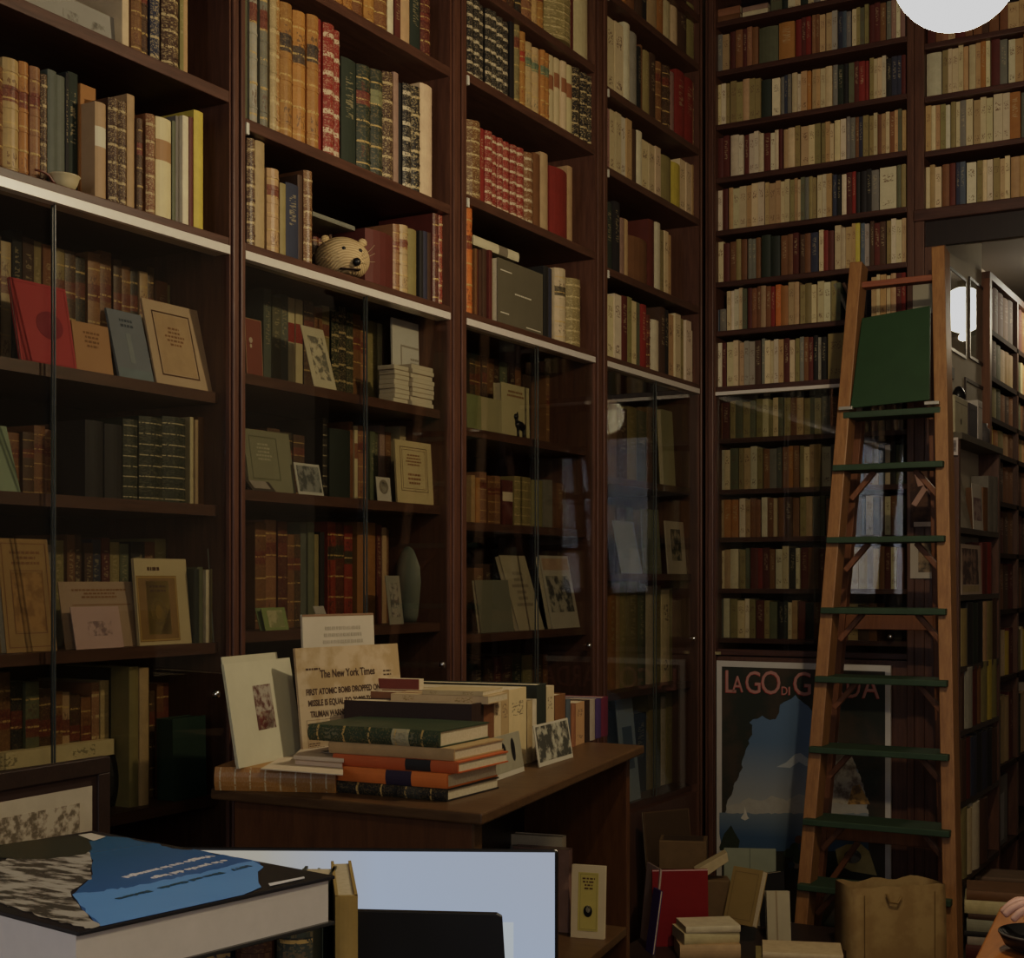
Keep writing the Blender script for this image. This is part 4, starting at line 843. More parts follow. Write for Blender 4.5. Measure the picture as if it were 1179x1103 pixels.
# tan banded folio lying along the front edge
pL = on_desk(243, 911); pR2 = on_desk(383, 914); v2 = pR2-pL
lying_book(.048, .19, v2.length, 't', 'R', (.25, .1, .04), pL+Vector((0.0, .012, .0003)), math.atan2(v2.y, v2.x), 'tan leather folio with banded spine lying along the desk front', col=(.36, .175, .045))
# second row behind the front stack: big volumes standing, covers to the viewer
big = [(543, 557, 811, .30, 'd', 'N', 'big dark brown volume standing right behind the front stack'),
       (557, 569, 800, .27, 'b', 'N', 'brown volume standing behind the dark brown one on the desk'),
       (569, 577, 797, .30, 'c', 'P', 'first cream magazine standing behind the brown volumes on the desk'),
       (577, 586, 796, .30, 'T', 'P', 'tan magazine standing between the cream ones on the desk'),
       (586, 606, 795, .30, 'c', 'P', 'thick cream folder standing in the desk row behind the left postcard'),
       (607, 613, 808, .22, 'T', 'N', 'thin brown book standing right of the thick cream folder'),
       (613, 618, 806, .22, 'w', 'N', 'thin ivory book left of the tall dark green volume'),
       (618, 629, 789, .40, 'g', 'N', 'tall dark green volume standing in the desk row'),
       (629, 638, 791, .26, 'c', 'P', 'cream spine right beside the tall dark green volume'),
       (639, 651, 801, .22, 'b', 'N', 'brown book standing behind the right postcard on the desk'),
       (652, 657, 806, .2, 'u', 'N', 'thin slate blue book standing on the desk'),
       (658, 663, 811, .2, 'B', 'N', 'chestnut book left of the tan one on the desk'),
       (663, 673, 810, .2, 't', 'P', 'tan book with worn spine in the desk row'),
       (674, 679, 807, .2, 'd', 'N', 'dark brown thin book right of the tan one on the desk'),
       (679, 685, 806, .2, 'S', 'N', 'pale grey book beside the purple one on the desk'),
       (686, 692, 805, .2, 'n', 'N', 'dark blue-purple book near the right end of the desk row'),
       (692, 700, 804, .2, 'm', 'N', 'maroon book closing the right end of the desk row')]
AI = .165
nrm = Vector((e2w.y, -e2w.x, 0))
for (u0, u1, vt, d, c, sl, lb) in big:
    pa = online(u0, 880, AI); pb2 = online(u1, 880, AI); w = (pb2-pa).dot(e2w)
    pt = online(u0, vt, AI); h = pt.z-DZ
    # widths along e2; spine faces outwards (nrm)
    M = placeM(Vector((pa.x, pa.y, DZ+.0004)), ang2)
    o = make_book(max(.004, w-.001), d, h, jit({'n': (.06, .035, .12), 'm': (.12, .018, .04), 'd': (.035, .018, .012)}.get(c, PAL[c]) if c in 'nmd' else PAL[c], .05), sl, (.2, .15, .1), M, True); tag(o, lb, 'book', 'books standing in the row on the desk')
# cream magazines lying on the dark volume, red book behind
pa = online(557, 811, AI); zt_ = pa.z+.003
pm = online(566, 811, AI)
o = make_book(.03, .22, .17, (.17, .045, .03), 'N', (.2, .1, .1), placeM(dpt(.33, 0, DZ+.0)+e2w*((pa-OW).dot(e2w)+.09)+Vector((0, 0, .0005)), ang2), True); 
hred = onp(440, 781, dpt(.4, 0, 0)+e2w*((pa-OW).dot(e2w)+.09), e2w).z-DZ
bpy.data.objects.remove(o.children[0]); bpy.data.objects.remove(o)
pr0 = OW+e2w*((pa-OW).dot(e2w)+.075)
r0 = onp(427, 800, pr0, e2w); r1 = onp(482, 800, pr0, e2w)
T = thing('book', 'red-brown cloth book standing behind the lying cream magazines', 'book', (r0.x, r0.y, DZ+.0004), math.atan2((r1-r0).y, (r1-r0).x))
w_ = (r1-r0).length; h_ = onp(427, 781, pr0, e2w).z-DZ
MB().box((0, 0, 0), (w_, .003, h_)).build('front_cover', plain((.17, .045, .03), .7), T, .001); MB().box((0, .003, 0), (w_, .025, h_)).box((0, .025, 0), (w_, .028, h_)).build('page_block', PAGE, T)
pm0 = OW+e2w*((pa-OW).dot(e2w)-.03)
zm = onp(500, 809, pm0, e2w).z
for i, (ua, ub, hgt, lb) in enumerate(((450, 562, .017, 'lower cream magazine lying on the dark brown volume'), (486, 556, .010, 'upper cream magazine lying on the dark brown volume'))):
    q0 = onp(ua, 808, pm0, e2w); q1 = onp(ub, 808, pm0, e2w); L = (q1-q0).length; rz_ = math.atan2((q1-q0).y, (q1-q0).x)
    lying_book(hgt, .12, L, 'c', 'P', (.4, .3, .1), Vector((q0.x, q0.y, pa.z+.003+.0175*i)), rz_, lb, 'thin', col=(.50, .38, .20), name='magazine', cat='magazine')
# two photo postcards leaning on the row
def edge_card(u0, v0, u1, v1, vt, label, deco, tw=.0):
    a = on_desk(u0, v0); b = on_desk(u1, v1); d_ = b-a; dist = (a-EYE).dot(FW); h = (v0-vt)/F*dist*1.03
    return card('postcard', label, 'postcard', a+Vector((0, 0, .0006)), math.atan2(d_.y, d_.x), d_.length, h, .16, .0025, (.46, .42, .33), deco, 'photo postcards leaning on the desk books')
edge_card(567, 901, 604, 888, 853, 'grey photo postcard with two dark figures, leaning at the left', [('rect', .0, .12, 1, 1, plain((.27, .25, .18))), ('oval', .42, .6, .1, .22, BLACK, 'dark_figure'), ('oval', .36, .84, .05, .07, BLACK, 'dark_figure'), ('oval', .74, .6, .06, .28, BLACK, 'dark_figure')])
edge_card(621, 884, 660, 872, 837, 'black and white photo postcard of a busy scene, leaning at the right', [('rect', .04, .1, .97, .95, stain((.05, .05, .04), (.36, .34, .26), 32, .54), 'photo')])
# papers, cream card folder, newspaper
o = MB(); pz_ = on_desk(330, 885)
def sheet(label, cat, pts, z, th, col, name='paper_sheet'):
    m = MB(); ps = [on_desk(u, v, z) for u, v in pts]; m.prism([(p.x, p.y, z) for p in ps], (0, 0, th)); o = m.build(name, plain(col, .8, .2, .1, 20)); rebase(o); return tag(o, label, cat)
sheet('white paper sheet lying under the leaning card folder on the desk', 'paper', [(300, 886), (395, 893), (395, 862), (345, 860)], DZ+.0495, .002, (.56, .46, .33))
sheet('cream booklet with a pale ring print lying by the newspaper', 'booklet', [(338, 874), (396, 878), (402, 855), (362, 853)], DZ+.0605, .008, (.54, .43, .31), 'booklet')
sheet('brown folder lying beneath the papers beside the tan folio', 'folder', [(285, 893), (398, 900), (398, 866), (330, 866)], DZ+.0005, .048, (.30, .18, .09), 'folder')
sheet('pale cardboard sheet under the ring-printed booklet', 'paper', [(340, 880), (394, 884), (400, 860), (358, 858)], DZ+.052, .008, (.50, .38, .28))
pc = on_desk(381, 866, DZ+.069)
o = MB().lathe([(.016, 0), (.021, .001), (.021, .002), (.016, .002)], seg=24).build('paper_ring', plain((.3, .26, .2), .6)); o.location = pc
tag(o, 'pale grey ring lying on the cream booklet beside the newspaper', 'ring')
def leaning(name, label, cat, bl, br, tl, zbase, tilt, col, deco, th=.004, skew=0):
    a = on_desk(*bl, zbase); b = on_desk(*br, zbase); d_ = b-a; dist = (a-EYE).dot(FW); h = (bl[1]-tl)/F*dist/math.cos(tilt)*1.0
    h *= 1/(1-h*math.sin(tilt)*.0)
    return card(name, label, cat, a, math.atan2(d_.y, d_.x), d_.length, h, tilt, th, col, deco)
leaning('card_folder', 'cream card folder with a small coloured figure print, leaning on the desk', 'folder', (275, 885), (350, 868), 765, DZ+.0485, .17, (.53, .50, .35), [('rect', .36, .32, .63, .76, stain((.35, .30, .24), (.10, .04, .03), 38, .5), 'figure_print'), ('rect', .40, .33, .6, .5, stain((.2, .05, .04), (.42, .34, .24), 60, .5), 'figure_print')], .006)
leaning('card_folder', 'cream card leaning just behind the folder with the figure print', 'folder', (272, 880), (335, 866), 757, DZ+.0485, .16, (.50, .47, .33), [], .004)
# newspaper
a = on_desk(347, 868, DZ+.0005); bq = on_desk(470, 850, DZ+.0005)
a = at(352, 868, 3.05); bq = at(470, 850, 3.30); a.z = DZ+.0005; bq.z = DZ+.0005
nz = (a-EYE).dot(FW); d_ = bq-a; rzn = math.atan2(d_.y, d_.x); wn = d_.length
hn = .285
Tn, bn, Mt = card('newspaper', 'old yellowed newspaper leaning upright on the desk behind the book stack', 'newspaper', a, rzn, wn, hn, .12, .006, stain((.46, .35, .22), (.36, .25, .13), 12, .5), [])
def npt(txt, x0, x1, z, size, bold=0.):
    me = text_mesh(txt, size, INK, 'headline', .0001, bold, 'LEFT', 1.); a = min(v.co.x for v in me.vertices); b = max(v.co.x for v in me.vertices)
    me.transform(Mt @ Matrix.Translation((x0*wn, -.0007, z*hn)) @ Matrix.Scale((x1-x0)*wn/(b-a), 4, (1, 0, 0)) @ Matrix.Translation((-a, 0, 0))); link('headline', me, Tn)
npt('The New York Times', .21, .74, .765, .024, .0005)
npt('FIRST ATOMIC BOMB DROPPED ON JAPAN;', .07, .93, .64, .0185, .0005)
npt('MISSILE IS EQUAL TO 20,000 TONS OF TNT;', .08, .93, .555, .0185, .0005)
npt("TRUMAN WARNS FOE OF A 'RAIN OF RUIN'", .09, .90, .47, .0185, .0005)
mb = MB(); print_lines(mb, .06*wn, .30*hn, .3*wn, .43*hn, 5, -.0006, False, .5); print_lines(mb, .34*wn, .30*hn, .62*wn, .43*hn, 5, -.0006, False, .5)
ring(mb, .05*wn, .015*hn, .96*wn, .45*hn, .0004, -.0006)
for cx in (.06, .25, .44, .63, .82): print_lines(mb, cx*wn, .02*hn, (cx+.14)*wn, .28*hn, 16, -.0006, False, .35)
print_lines(mb, .08*wn, .82*hn, .3*wn, .85*hn, 1, -.0006, False, .5); print_lines(mb, .80*wn, .74*hn, .93*wn, .80*hn, 2, -.0006, True, .4)
mb.v = [tuple(Mt @ Vector(q)) for q in mb.v]; mb.build('body_text', INK, Tn)
# board behind the newspaper carrying the white slip
a2 = at(354, 860, 3.16); b2 = at(436, 850, 3.33); a2.z = b2.z = DZ+.0005; d2_ = b2-a2; hs = EYE.z-(712-V0)/F*3.16-DZ
card('card', 'white card with faint handwriting standing behind the newspaper', 'card', a2, math.atan2(d2_.y, d2_.x), d2_.length, hs+.008, .05, .006, (.50, .44, .33), [('lines', .25, .8, .85, .93, 3, plain((.36, .31, .24))), ('rect', 0, .985, 1, 1, plain((.2, .12, .07)))])

# ================================================================== FRONT COUNTER, MONITOR, BIG BOOK
CTZ = 1.055
ctr = thing('sales_counter', 'dark wooden counter in the near foreground under the big blue book', 'counter', (1.35, .85, 0))
def cb(a, c, nm, m): return MB().box(a, c).build(nm, m, ctr, .004)
P = [at(-60, 1103, .95), at(470, 1103, .95), at(470, 1103, 1.52), at(-60, 1103, 1.52)]
# counter laid out across the view direction
ctr.rotation_euler = (0, 0, YAW); ctr.location = tuple(EYE+FW*1.3+RT*(-.42)-Vector((0, 0, EYE.z)))
cb((-.6, -.45, CTZ-.03), (.62, .20, CTZ), 'counter_top', WDK); cb((-.57, -.4, 0), (.59, .17, CTZ-.03), 'counter_body', WKP)
# big book
BZ = 1.34; TB = .040
def bz(u, v): p = onz(u, v, BZ); return Vector((p[0], p[1], BZ))
qa, qb, qc = bz(112, 957), bz(386, 1008), bz(135, 1083)
ex = (qc-qb); Wb = (qb-qa).length; ey = (qa-qb).normalized()
# local frame: origin at corner qb, X towards qc (near), Y towards qa (far left)
X_ = ex.normalized(); X_ = (X_-ey*X_.dot(ey)).normalized(); Lb = ex.length
Wb = (qa-qb).length*1.02
ang = math.atan2(X_.y, X_.x)
T = thing('picture_book', 'big glossy book with a blue lake cover lying on upright books', 'book', (qb.x, qb.y, BZ-TB))
Mb_ = Matrix((( X_.x, ey.x, 0, 0), (X_.y, ey.y, 0, 0), (0, 0, 1, 0), (0, 0, 0, 1)))
FLIP = Mb_.to_3x3().determinant()
def bbuild(m, nm, mat, bev=0.):
    m.v = [tuple(Mb_ @ Vector(q)) for q in m.v]
    if FLIP < 0: m.f = [f[::-1] for f in m.f]
    return m.build(nm, mat, T, bev)
gl = lambda c, r=.22: plain(c, r, .5, .06, 25)
Wb *= 1.0; DB = .50   # extends to the left out of the frame
LX = Lb; LY = (bz(-60, 975)-qb).length
# far edge direction runs from qb through qa; near edge runs from qc leftwards (parallel)
LY = Wb
bbuild(MB().box((0, 0, TB-.003), (LX, LY, TB)), 'front_cover', gl((.02, .02, .025)), .0008)
bbuild(MB().box((0, 0, 0), (LX, LY, .003)), 'back_cover', gl((.03, .03, .03)), .0008)
bbuild(MB().box((.004, .004, .003), (LX-.001, LY-.004, TB-.003)), 'page_block', plain((.66, .60, .53), .7, .2, .08, 60))
bbuild(MB().box((0, LY-.003, .003), (LX, LY, TB-.003)), 'spine', gl((.03, .03, .03)))
def cov(pts, z=0., nm='cover_photo', m=None):
    """picture piece given by photograph outline, laid on the cover plane"""
    mb = MB(); Mi = Mb_.inverted(); q = []
    if nm.endswith('photo'):
        pp = []
        for i in range(len(pts)):
            a, b = pts[i], pts[(i+1) % len(pts)]; n = max(1, int(math.hypot(b[0]-a[0], b[1]-a[1])/5))
            for k in range(n): pp.append((a[0]+(b[0]-a[0])*k/n+R.uniform(-2.2, 2.2), a[1]+(b[1]-a[1])*k/n+R.uniform(-1.1, 1.1)))
        pts = pp
    for u, v in pts:
        w = bz(u, v)-Vector((qb.x, qb.y, BZ)); l = Mi @ w; q.append((min(max(l.x, .001), LX-.001), min(max(l.y, .001), LY-.001), TB+.0003+z))
    mb.poly(q); return bbuild(mb, nm, m)
def grad(name, c1_, c2_, axis, a, b_, rough=.2):
    t = NT(name); tc = t.n('ShaderNodeTexCoord'); sp = t.n('ShaderNodeSeparateXYZ'); t.l(tc.outputs['Generated'], sp.inputs[0])
    f = t.math('DIVIDE', t.math('SUBTRACT', sp.outputs[axis], a), b_-a); f.node.use_clamp = True
    return t.out(t.mix(f, c1_, c2_), rough, 0, .5)
SKYB = grad('cover_lake_blue', (.06, .17, .52), (.03, .14, .28), 0, 1., 0.)
cov([(110, 962), (150, 966), (188, 974), (200, 978), (235, 978), (252, 984), (290, 989), (302, 995), (296, 1002), (298, 1020), (262, 1040), (195, 1061), (140, 1070), (121, 1071), (100, 1052), (82, 1030), (104, 1012), (107, 990), (98, 975)], 0, 'lake_photo', SKYB)
cov([(84, 1030), (150, 1022), (220, 1008), (300, 989), (304, 998), (296, 1005), (300, 1022), (262, 1041), (195, 1062), (140, 1071), (121, 1071), (100, 1052)], .0002, 'lower_lake_photo', plain((.17, .42, 1.0), .2, .5, .1, 8))
ROCK = stain((.52, .48, .43), (.08, .075, .065), 34, .5, .25, (1, 3, 1))
cov([(-40, 990), (0, 992), (60, 975), (98, 972), (107, 992), (104, 1012), (83, 1028), (84, 1034), (100, 1054), (124, 1074), (60, 1060), (0, 1040), (-60, 1030)], .0001, 'rock_photo', ROCK)
cov([(-40, 975), (30, 968), (100, 962), (106, 978), (98, 984), (50, 990), (0, 988)], .0002, 'dark_hill', plain((.05, .055, .04), .2))
cov([(90, 962), (105, 960), (122, 964), (108, 969)], .0004, 'white_label', plain((.6, .55, .46), .5))
def cov_text(txt, u0, v0, u1, v1, size, mat, sx=1.):
    a = bz(u0, v0); b = bz(u1, v1); d = (b-a); me = text_mesh(txt, size, mat, 'cover_title', .0001, .0004, 'LEFT', 1.)
    wd = max(v.co.x for v in me.vertices); s = d.length/wd
    # text lying on the cover, readable from the far side (upside down for the viewer)
    me.transform(Matrix.Rotation(-PI/2, 4, 'X')); me.transform(Matrix.Scale(s, 4, (1, 0, 0)))
    me.transform(Matrix.Translation(b-Vector(T.location)+Vector((0, 0, .0009))) @ Matrix.Rotation(math.atan2(-d.y, -d.x), 4, 'Z'))
    me.name = 'cover_title'; link('cover_title', me, T)
WHT = plain((.75, .75, .78), .4); DKB = plain((.03, .08, .12), .5)
cov_text('Viaggio tra le immagini', 140, 1011, 240, 986, .0105, WHT)
cov_text('e le parole del lago', 172, 1012, 258, 991, .0105, WHT)
cov_text('1817   Riva sul Garda   Riviera', 132, 1036, 286, 997, .0085, DKB)
cov([(309, 1018), (350, 1010), (351, 1012), (311, 1021)], .0003, 'white_lettering', WHT)
# books standing under the big book
zt = BZ-TB
for i, (u, v, w, c, h, lb) in enumerate(((355, 1055, .018, (.14, .16, .10), .232, 'grey-green book with cream top edge standing under the big blue book'), (386, 1034, .020, (.38, .26, .08), .244, 'mustard book with cream headcap at the right under the big blue book'))):
    p = at(u, v, 1.29 if i == 0 else 1.27); 
    o = make_book(w, .16, h, c, 'N', (.2, .2, .1), placeM(Vector((p.x-(.0 if i else .006), p.y, CTZ+.0004)), YAW+.15), True); tag(o, lb, 'book', 'books standing under the big blue book')
UC = [(.05, .03, .02), (.02, .02, .03), (.04, .05, .12), (.15, .06, .03), (.03, .03, .03), (.06, .05, .04), (.02, .03, .06), (.10, .04, .02), (.05, .06, .05)]
UN = ['dark brown', 'black', 'navy', 'rust brown', 'charcoal', 'grey-brown', 'midnight blue', 'reddish brown', 'dull green']
p0_ = qb+X_*.03+ey*.03
for i in range(9):
    hgt = BZ-TB-CTZ-.001; pp_ = EYE+FW*(1.17+.008*i)+RT*(-.475+.034*i)
    o = make_book(.031, .17, hgt-(0 if i in (0, 4, 8) else R.uniform(.003, .02)), UC[i], 'L', (.3, .2, .1), placeM(Vector((pp_.x, pp_.y, CTZ+.0004)), YAW), True)
    tag(o, '%s book, %s from left of the dim row carrying the big blue book' % (UN[i], ORD[i]), 'book', 'books standing under the big blue book')
# framed print at left edge
fz = 1.75
Ffr = at(128, 985, fz); rzf = YAW+math.radians(-14)
wv_ = .30; 
def fr_pt(u, v): return onp(u, v, Ffr, Vector((math.sin(rzf), -math.cos(rzf), 0)))
# direction of the frame: top edge rises towards the viewer side, so it recedes to the right
ptl, ptr = at(0, 891, 1.60), at(127, 871, 1.60*223/203)
dfr = ptr-ptl; dfr.z = 0; rzf = math.atan2(dfr.y, dfr.x)
wF = .36; zt_ = ptr.z
org = Vector((ptr.x, ptr.y, 0))-Vector((math.cos(rzf), math.sin(rzf), 0))*wF
zb0 = CTZ-.0
T = thing('framed_print', 'dark framed print of a tiny engraving, cut by the left edge', 'picture', (org.x, org.y, zb0+.0005), rzf)
hF = zt_-zb0; mb = MB()
ml = .015
mb.box((0, 0, 0), (wF, .014, .02)).box((0, 0, hF-.02), (wF, .014, hF)).box((0, 0, .02), (.02, .014, hF-.02)).box((wF-.02, 0, .02), (wF, .014, hF-.02))
mb.build('frame', WDK, T, .001)
MB().box((.02, .004, .02), (wF-.02, .010, hF-.02)).build('mount', plain((.035, .018, .014), .6), T)
zp1 = (ptr.z-zb0)-(902-871)/F*1.757; zp0 = zp1-.062
MB().box((.03, .003, zp0), (wF-.028, .0038, zp1)).build('engraving_sheet', plain((.50, .43, .33), .7), T)
MB().box((.10, .0022, zp0+.008), (wF-.05, .0029, zp1-.018)).build('engraving', stain((.50, .43, .33), (.15, .12, .08), 70, .52), T)
# monitor
mz = 1.56
mtr = at(643, 978, mz); mtl = at(642-.60*F/mz, 976, mz+.02)
dm = mtr-mtl; dm.z = 0; rzm = math.atan2(dm.y, dm.x); Wm = .60; Hm = .36; zt_ = EYE.z-(978.5-V0)/F*mz
base = Vector((mtr.x, mtr.y, 0))-Vector((math.cos(rzm), math.sin(rzm), 0))*Wm
T = thing('computer_monitor', 'computer monitor showing a pale blue page, in front of the desk', 'monitor', (base.x, base.y, .80), rzm)
h1 = zt_-.80; h0 = h1-Hm
MB().box((0, 0, h0), (Wm, .008, h1)).build('housing', BLACK, T, .004)
t = NT('screen_page_with_reflection'); tc = t.n('ShaderNodeTexCoord'); sp = t.n('ShaderNodeSeparateXYZ'); t.l(tc.outputs['Generated'], sp.inputs[0])
f = t.math('DIVIDE', t.math('SUBTRACT', sp.outputs[0], .45), .22); f.node.use_clamp = True
f2_ = t.math('MULTIPLY', sp.outputs[0], sp.outputs[2]); c = t.mix(f, (.36, .33, .25), (.30, .39, .56)); c = t.mix(t.math('MULTIPLY', f2_, .6), c, (.34, .35, .39))  # cream left part paints a reflection into the page colour
e = t.n('ShaderNodeEmission'); t.l(c, e.inputs[0]); e.inputs[1].default_value = 1.0
gls = t.n('ShaderNodeBsdfGlossy'); gls.inputs['Roughness'].default_value = .15; gls.inputs[0].default_value = (.04, .04, .04, 1)
ad = t.n('ShaderNodeAddShader'); t.l(e.outputs[0], ad.inputs[0]); t.l(gls.outputs[0], ad.inputs[1]); oo = t.n('ShaderNodeOutputMaterial'); t.l(ad.outputs[0], oo.inputs[0])
MB().box((.006, -.0015, h0+.006), (Wm-.004, .001, h1-.003)).build('screen', t.m, T)
MB().box((Wm-.064, -.0022, h0+.02), (Wm-.049, -.0016, h1-.079)).build('page_window', emis('page_window_white', (.42, .47, .50), 1.), T)
MB().box((Wm/2-.05, .008, 0.004), (Wm/2+.05, .03, h0+.1)).build('stand_neck', BLACK, T, .003); MB().box((Wm/2-.12, -.02, 0), (Wm/2+.12, .14, .008)).build('stand_foot', BLACK, T, .002)
dsk = thing('computer_table', 'low table behind the counter carrying the computer monitor', 'table', (base.x, base.y, 0), rzm)
MB().box((-.1, -.03, .77), (Wm+.1, .35, .80)).build('table_top', WKP, dsk, .003)
for x in (-.08, Wm+.05):
    for y in (-.02, .30): MB().box((x, y, 0), (x+.03, y+.03, .77)).build('leg', WKP, dsk)
# black tablet display in front of the monitor
tz = 1.30; a = at(402, 1049, tz); b = at(577, 1053, tz); d = b-a; d.z = 0
T = thing('tablet_display', 'black upright display seen from behind, in front of the monitor', 'display', (a.x, a.y, CTZ+.0005), math.atan2(d.y, d.x))
ht = a.z-CTZ; w = d.length
m = MB(); m.prism([(0, 0, .01), (w+.014, 0, .01), (w+.001, 0, ht-.006), (w-.004, 0, ht-.003), (.004, 0, ht), (0, 0, ht-.004)], (0, .008, 0)); m.build('panel', BLACK, T, .001)
MB().box((.02, -.01, 0), (w-.02, .06, .01)).build('foot', BLACK, T, .002)

# ================================================================== POSTER
YPO = YB-.02
def po(u, v): x, z = ony(u, v, YPO); return x, z
x0, z1 = po(825, 760.5); x1, _ = po(1025.5, 770); _, z0 = po(930, 1071)
T = thing('travel_poster', 'tall lake travel poster with pink lettering, leaning on the rear bookcase', 'poster', (x0, YPO, z0))
T['label'] = 'tall Lago di Garda travel poster with white border behind the ladder'
wp, hp = x1-x0, z1-z0
MB().box((0, 0, 0), (wp, .012, hp)).build('white_border', plain((.50, .47, .43), .7, .2, .08), T)
bw = .024
PDK = stain((.022, .026, .018), (.05, .035, .022), 5, .5)
MB().box((bw, -.001, bw), (wp-bw*.9, 0, hp-bw)).build('rock_painting', PDK, T)
def pol(pts, y, nm, m):
    if nm in ('sky', 'mountains', 'bright_cliff'):
        pp = []
        for i in range(len(pts)):
            a, b = pts[i], pts[(i+1) % len(pts)]; n = max(1, int(math.hypot(b[0]-a[0], b[1]-a[1])/3.5)); e = 0 if (a[1] == b[1] or (nm == 'sky' and a[0] > 999)) else 1.3
            for k in range(n): pp.append((a[0]+(b[0]-a[0])*k/n+R.uniform(-e, e), a[1]+(b[1]-a[1])*k/n+(R.uniform(-e, e) if k else 0)))
        pts = pp
    mb = MB(); mb.poly([(po(u, v)[0]-x0, -y, po(u, v)[1]-z0) for u, v in pts][::-1]); 
    ob = mb.build(nm, m, T); return ob
sky = [(836, 936), (838, 925), (845, 905), (852, 890), (858, 868), (864, 850), (866, 840), (864, 832), (868, 828), (878, 824), (886, 829), (894, 828), (897, 815), (902, 808), (910, 805), (916, 800), (922, 806), (930, 812), (945, 830), (962, 850), (975, 862), (985, 880), (992, 900), (1000, 936)]
pol(sky, .0014, 'sky', grad('poster_sky', (.33, .33, .31), (.10, .165, .26), 2, .05, .6, .5))
pol([(826.5+2, 935.5), (1000, 935.5), (1000, 980), (832, 980), (828.5, 960)], .0016, 'lake', grad('poster_lake', (.05, .10, .18), (.20, .24, .26), 2, .35, .95, .5))
pol([(836, 936), (838, 928), (850, 926), (862, 918), (876, 922), (890, 916), (905, 922), (920, 914), (935, 918), (950, 908), (965, 916), (990, 912), (1000, 937)], .0018, 'mountains', plain((.38, .36, .32), .7, .2, .2, 25))
pol([(894, 883), (905, 878), (916, 868), (922, 867), (930, 873), (940, 880), (928, 882), (920, 877), (910, 884)], .0018, 'snow_peak', plain((.40, .43, .45), .7))
pol([(853, 942), (857, 936), (857.5, 928), (861, 940), (863, 942), (858, 944.5)], .0024, 'sailboat', plain((.55, .52, .45)))
pol([(827.5+1, 975), (834, 960), (842, 950), (846, 958), (852, 968), (850, 979), (829, 979)], .0024, 'shore_trees', plain((.025, .035, .02), .8))
pol([(952, 925), (953, 880), (960, 868), (975, 864), (986, 880), (992, 900), (1002, 926)], .0022, 'bright_cliff', stain((.42, .38, .30), (.16, .12, .09), 16, .52))
pol([(976, 926), (982, 905), (990, 903), (1002, 926)], .0026, 'yellow_rock', stain((.45, .27, .08), (.15, .09, .04), 30, .5))
pol([(962, 978), (975, 972), (992, 972), (1001, 980), (1010, 1008), (980, 1003), (965, 995)], .0026, 'yellow_flower', plain((.42, .34, .13), .7))
n = 20; pol([(982+10*math.cos(2*PI*i/n), 986+8*math.sin(2*PI*i/n)) for i in range(n)], .0030, 'grey_flower_eye', stain((.18, .17, .14), (.07, .06, .05), 30))
for i in range(7):
    u = 905+R.uniform(0, 20); v = 966+R.uniform(0, 30); r = R.uniform(4, 7)
    pol([(u+r*math.cos(2*PI*k/10), v+r*math.sin(2*PI*k/10)) for k in range(10)], .0028+.0002*i, 'foliage_patch', plain(R.choice([(.13, .06, .03), (.22, .16, .11), (.03, .05, .07), (.04, .06, .03)]), .8))
PINK = plain((.42, .21, .18), .7, .2, .05); PIN2 = plain((.30, .035, .03), .7)
zl0 = po(836, 797)[1]
for ch, ua, ub, cap in (('L', 836, 848, 25), ('A', 843.5, 856, 18), ('G', 859, 876, 25), ('O', 877, 899, 26), ('D', 900.5, 907, 9), ('I', 908.5, 910, 9), ('G', 914, 934, 26), ('A', 937, 955, 25), ('R', 958, 973, 25), ('D', 975.5, 991, 24), ('A', 993, 1013, 24)):
    me = text_mesh(ch, 1., PINK, 'poster_letter', .0004, 0, 'LEFT'); xs_ = [v.co.x for v in me.vertices]; zs_ = [v.co.z for v in me.vertices]
    for kk, mm in enumerate((PIN2, PINK)):
        m2 = me.copy(); m2.materials.clear(); m2.materials.append(mm); a = po(ua, 790)[0]; b = po(ub, 790)[0]; hc = cap*6.03/F
        m2.transform(Matrix.Translation((a-x0+(-.0025 if kk == 0 else 0), -.0032-.0006*kk, zl0-z0+(.004 if ch == 'A' and cap == 18 else 0)-(.0025 if kk == 0 else 0))) @ Matrix.Diagonal(((b-a)/(max(xs_)-min(xs_)), 1, hc/(max(zs_)-min(zs_)), 1)) @ Matrix.Translation((-min(xs_), 0, -min(zs_))))
        link('poster_letter' if kk else 'letter_shadow', m2, T)

# ================================================================== STEPLADDER
def lad(u, v, Yp): x, z = ony(u, v, Yp); return Vector((x, Yp, z))
YT, YBm = 5.22, 4.86
zT = ony(1000, 308, YT)[1]
def yat(z): return YBm+(YT-YBm)*z/zT
LT_ = Vector((ony(989, 309, YT)[0], YT, zT+.012)); RT_ = Vector((ony(1083, 300, YT)[0], YT, zT+.035))
# lower positions measured near the bottom of the view
def solve(u, v):
    Yp = 5.0
    for _ in range(20): x, z = ony(u, v, Yp); Yp = yat(z)
    return Vector((x, Yp, z))
lb_ = solve(927, 1050); rb_ = solve(1097, 1050)
def ext(a, b, z): k = (z-a.z)/(b.z-a.z); return a+(b-a)*k
LB_ = ext(LT_, lb_, 0.0); RB_ = ext(RT_, rb_, 0.0)
T = thing('stepladder', 'tall pine stepladder with dark green treads in front of the rear bookcase', 'ladder', ((LB_.x+RB_.x)/2, LB_.y, 0))
org = Vector(T.location)
def lpart(m, nm, mat, bev=.003): 
    m.v = [tuple(Vector(q)-org) for q in m.v]; return m.build(nm, mat, T, bev)
up = Vector((0, 1, 0))
lpart(MB().bar(LB_, LT_, .046, .085, (0, 1, 0)), 'front_rail', WL); lpart(MB().bar(RB_, RT_, .046, .085, (0, 1, 0)), 'front_rail', WL)
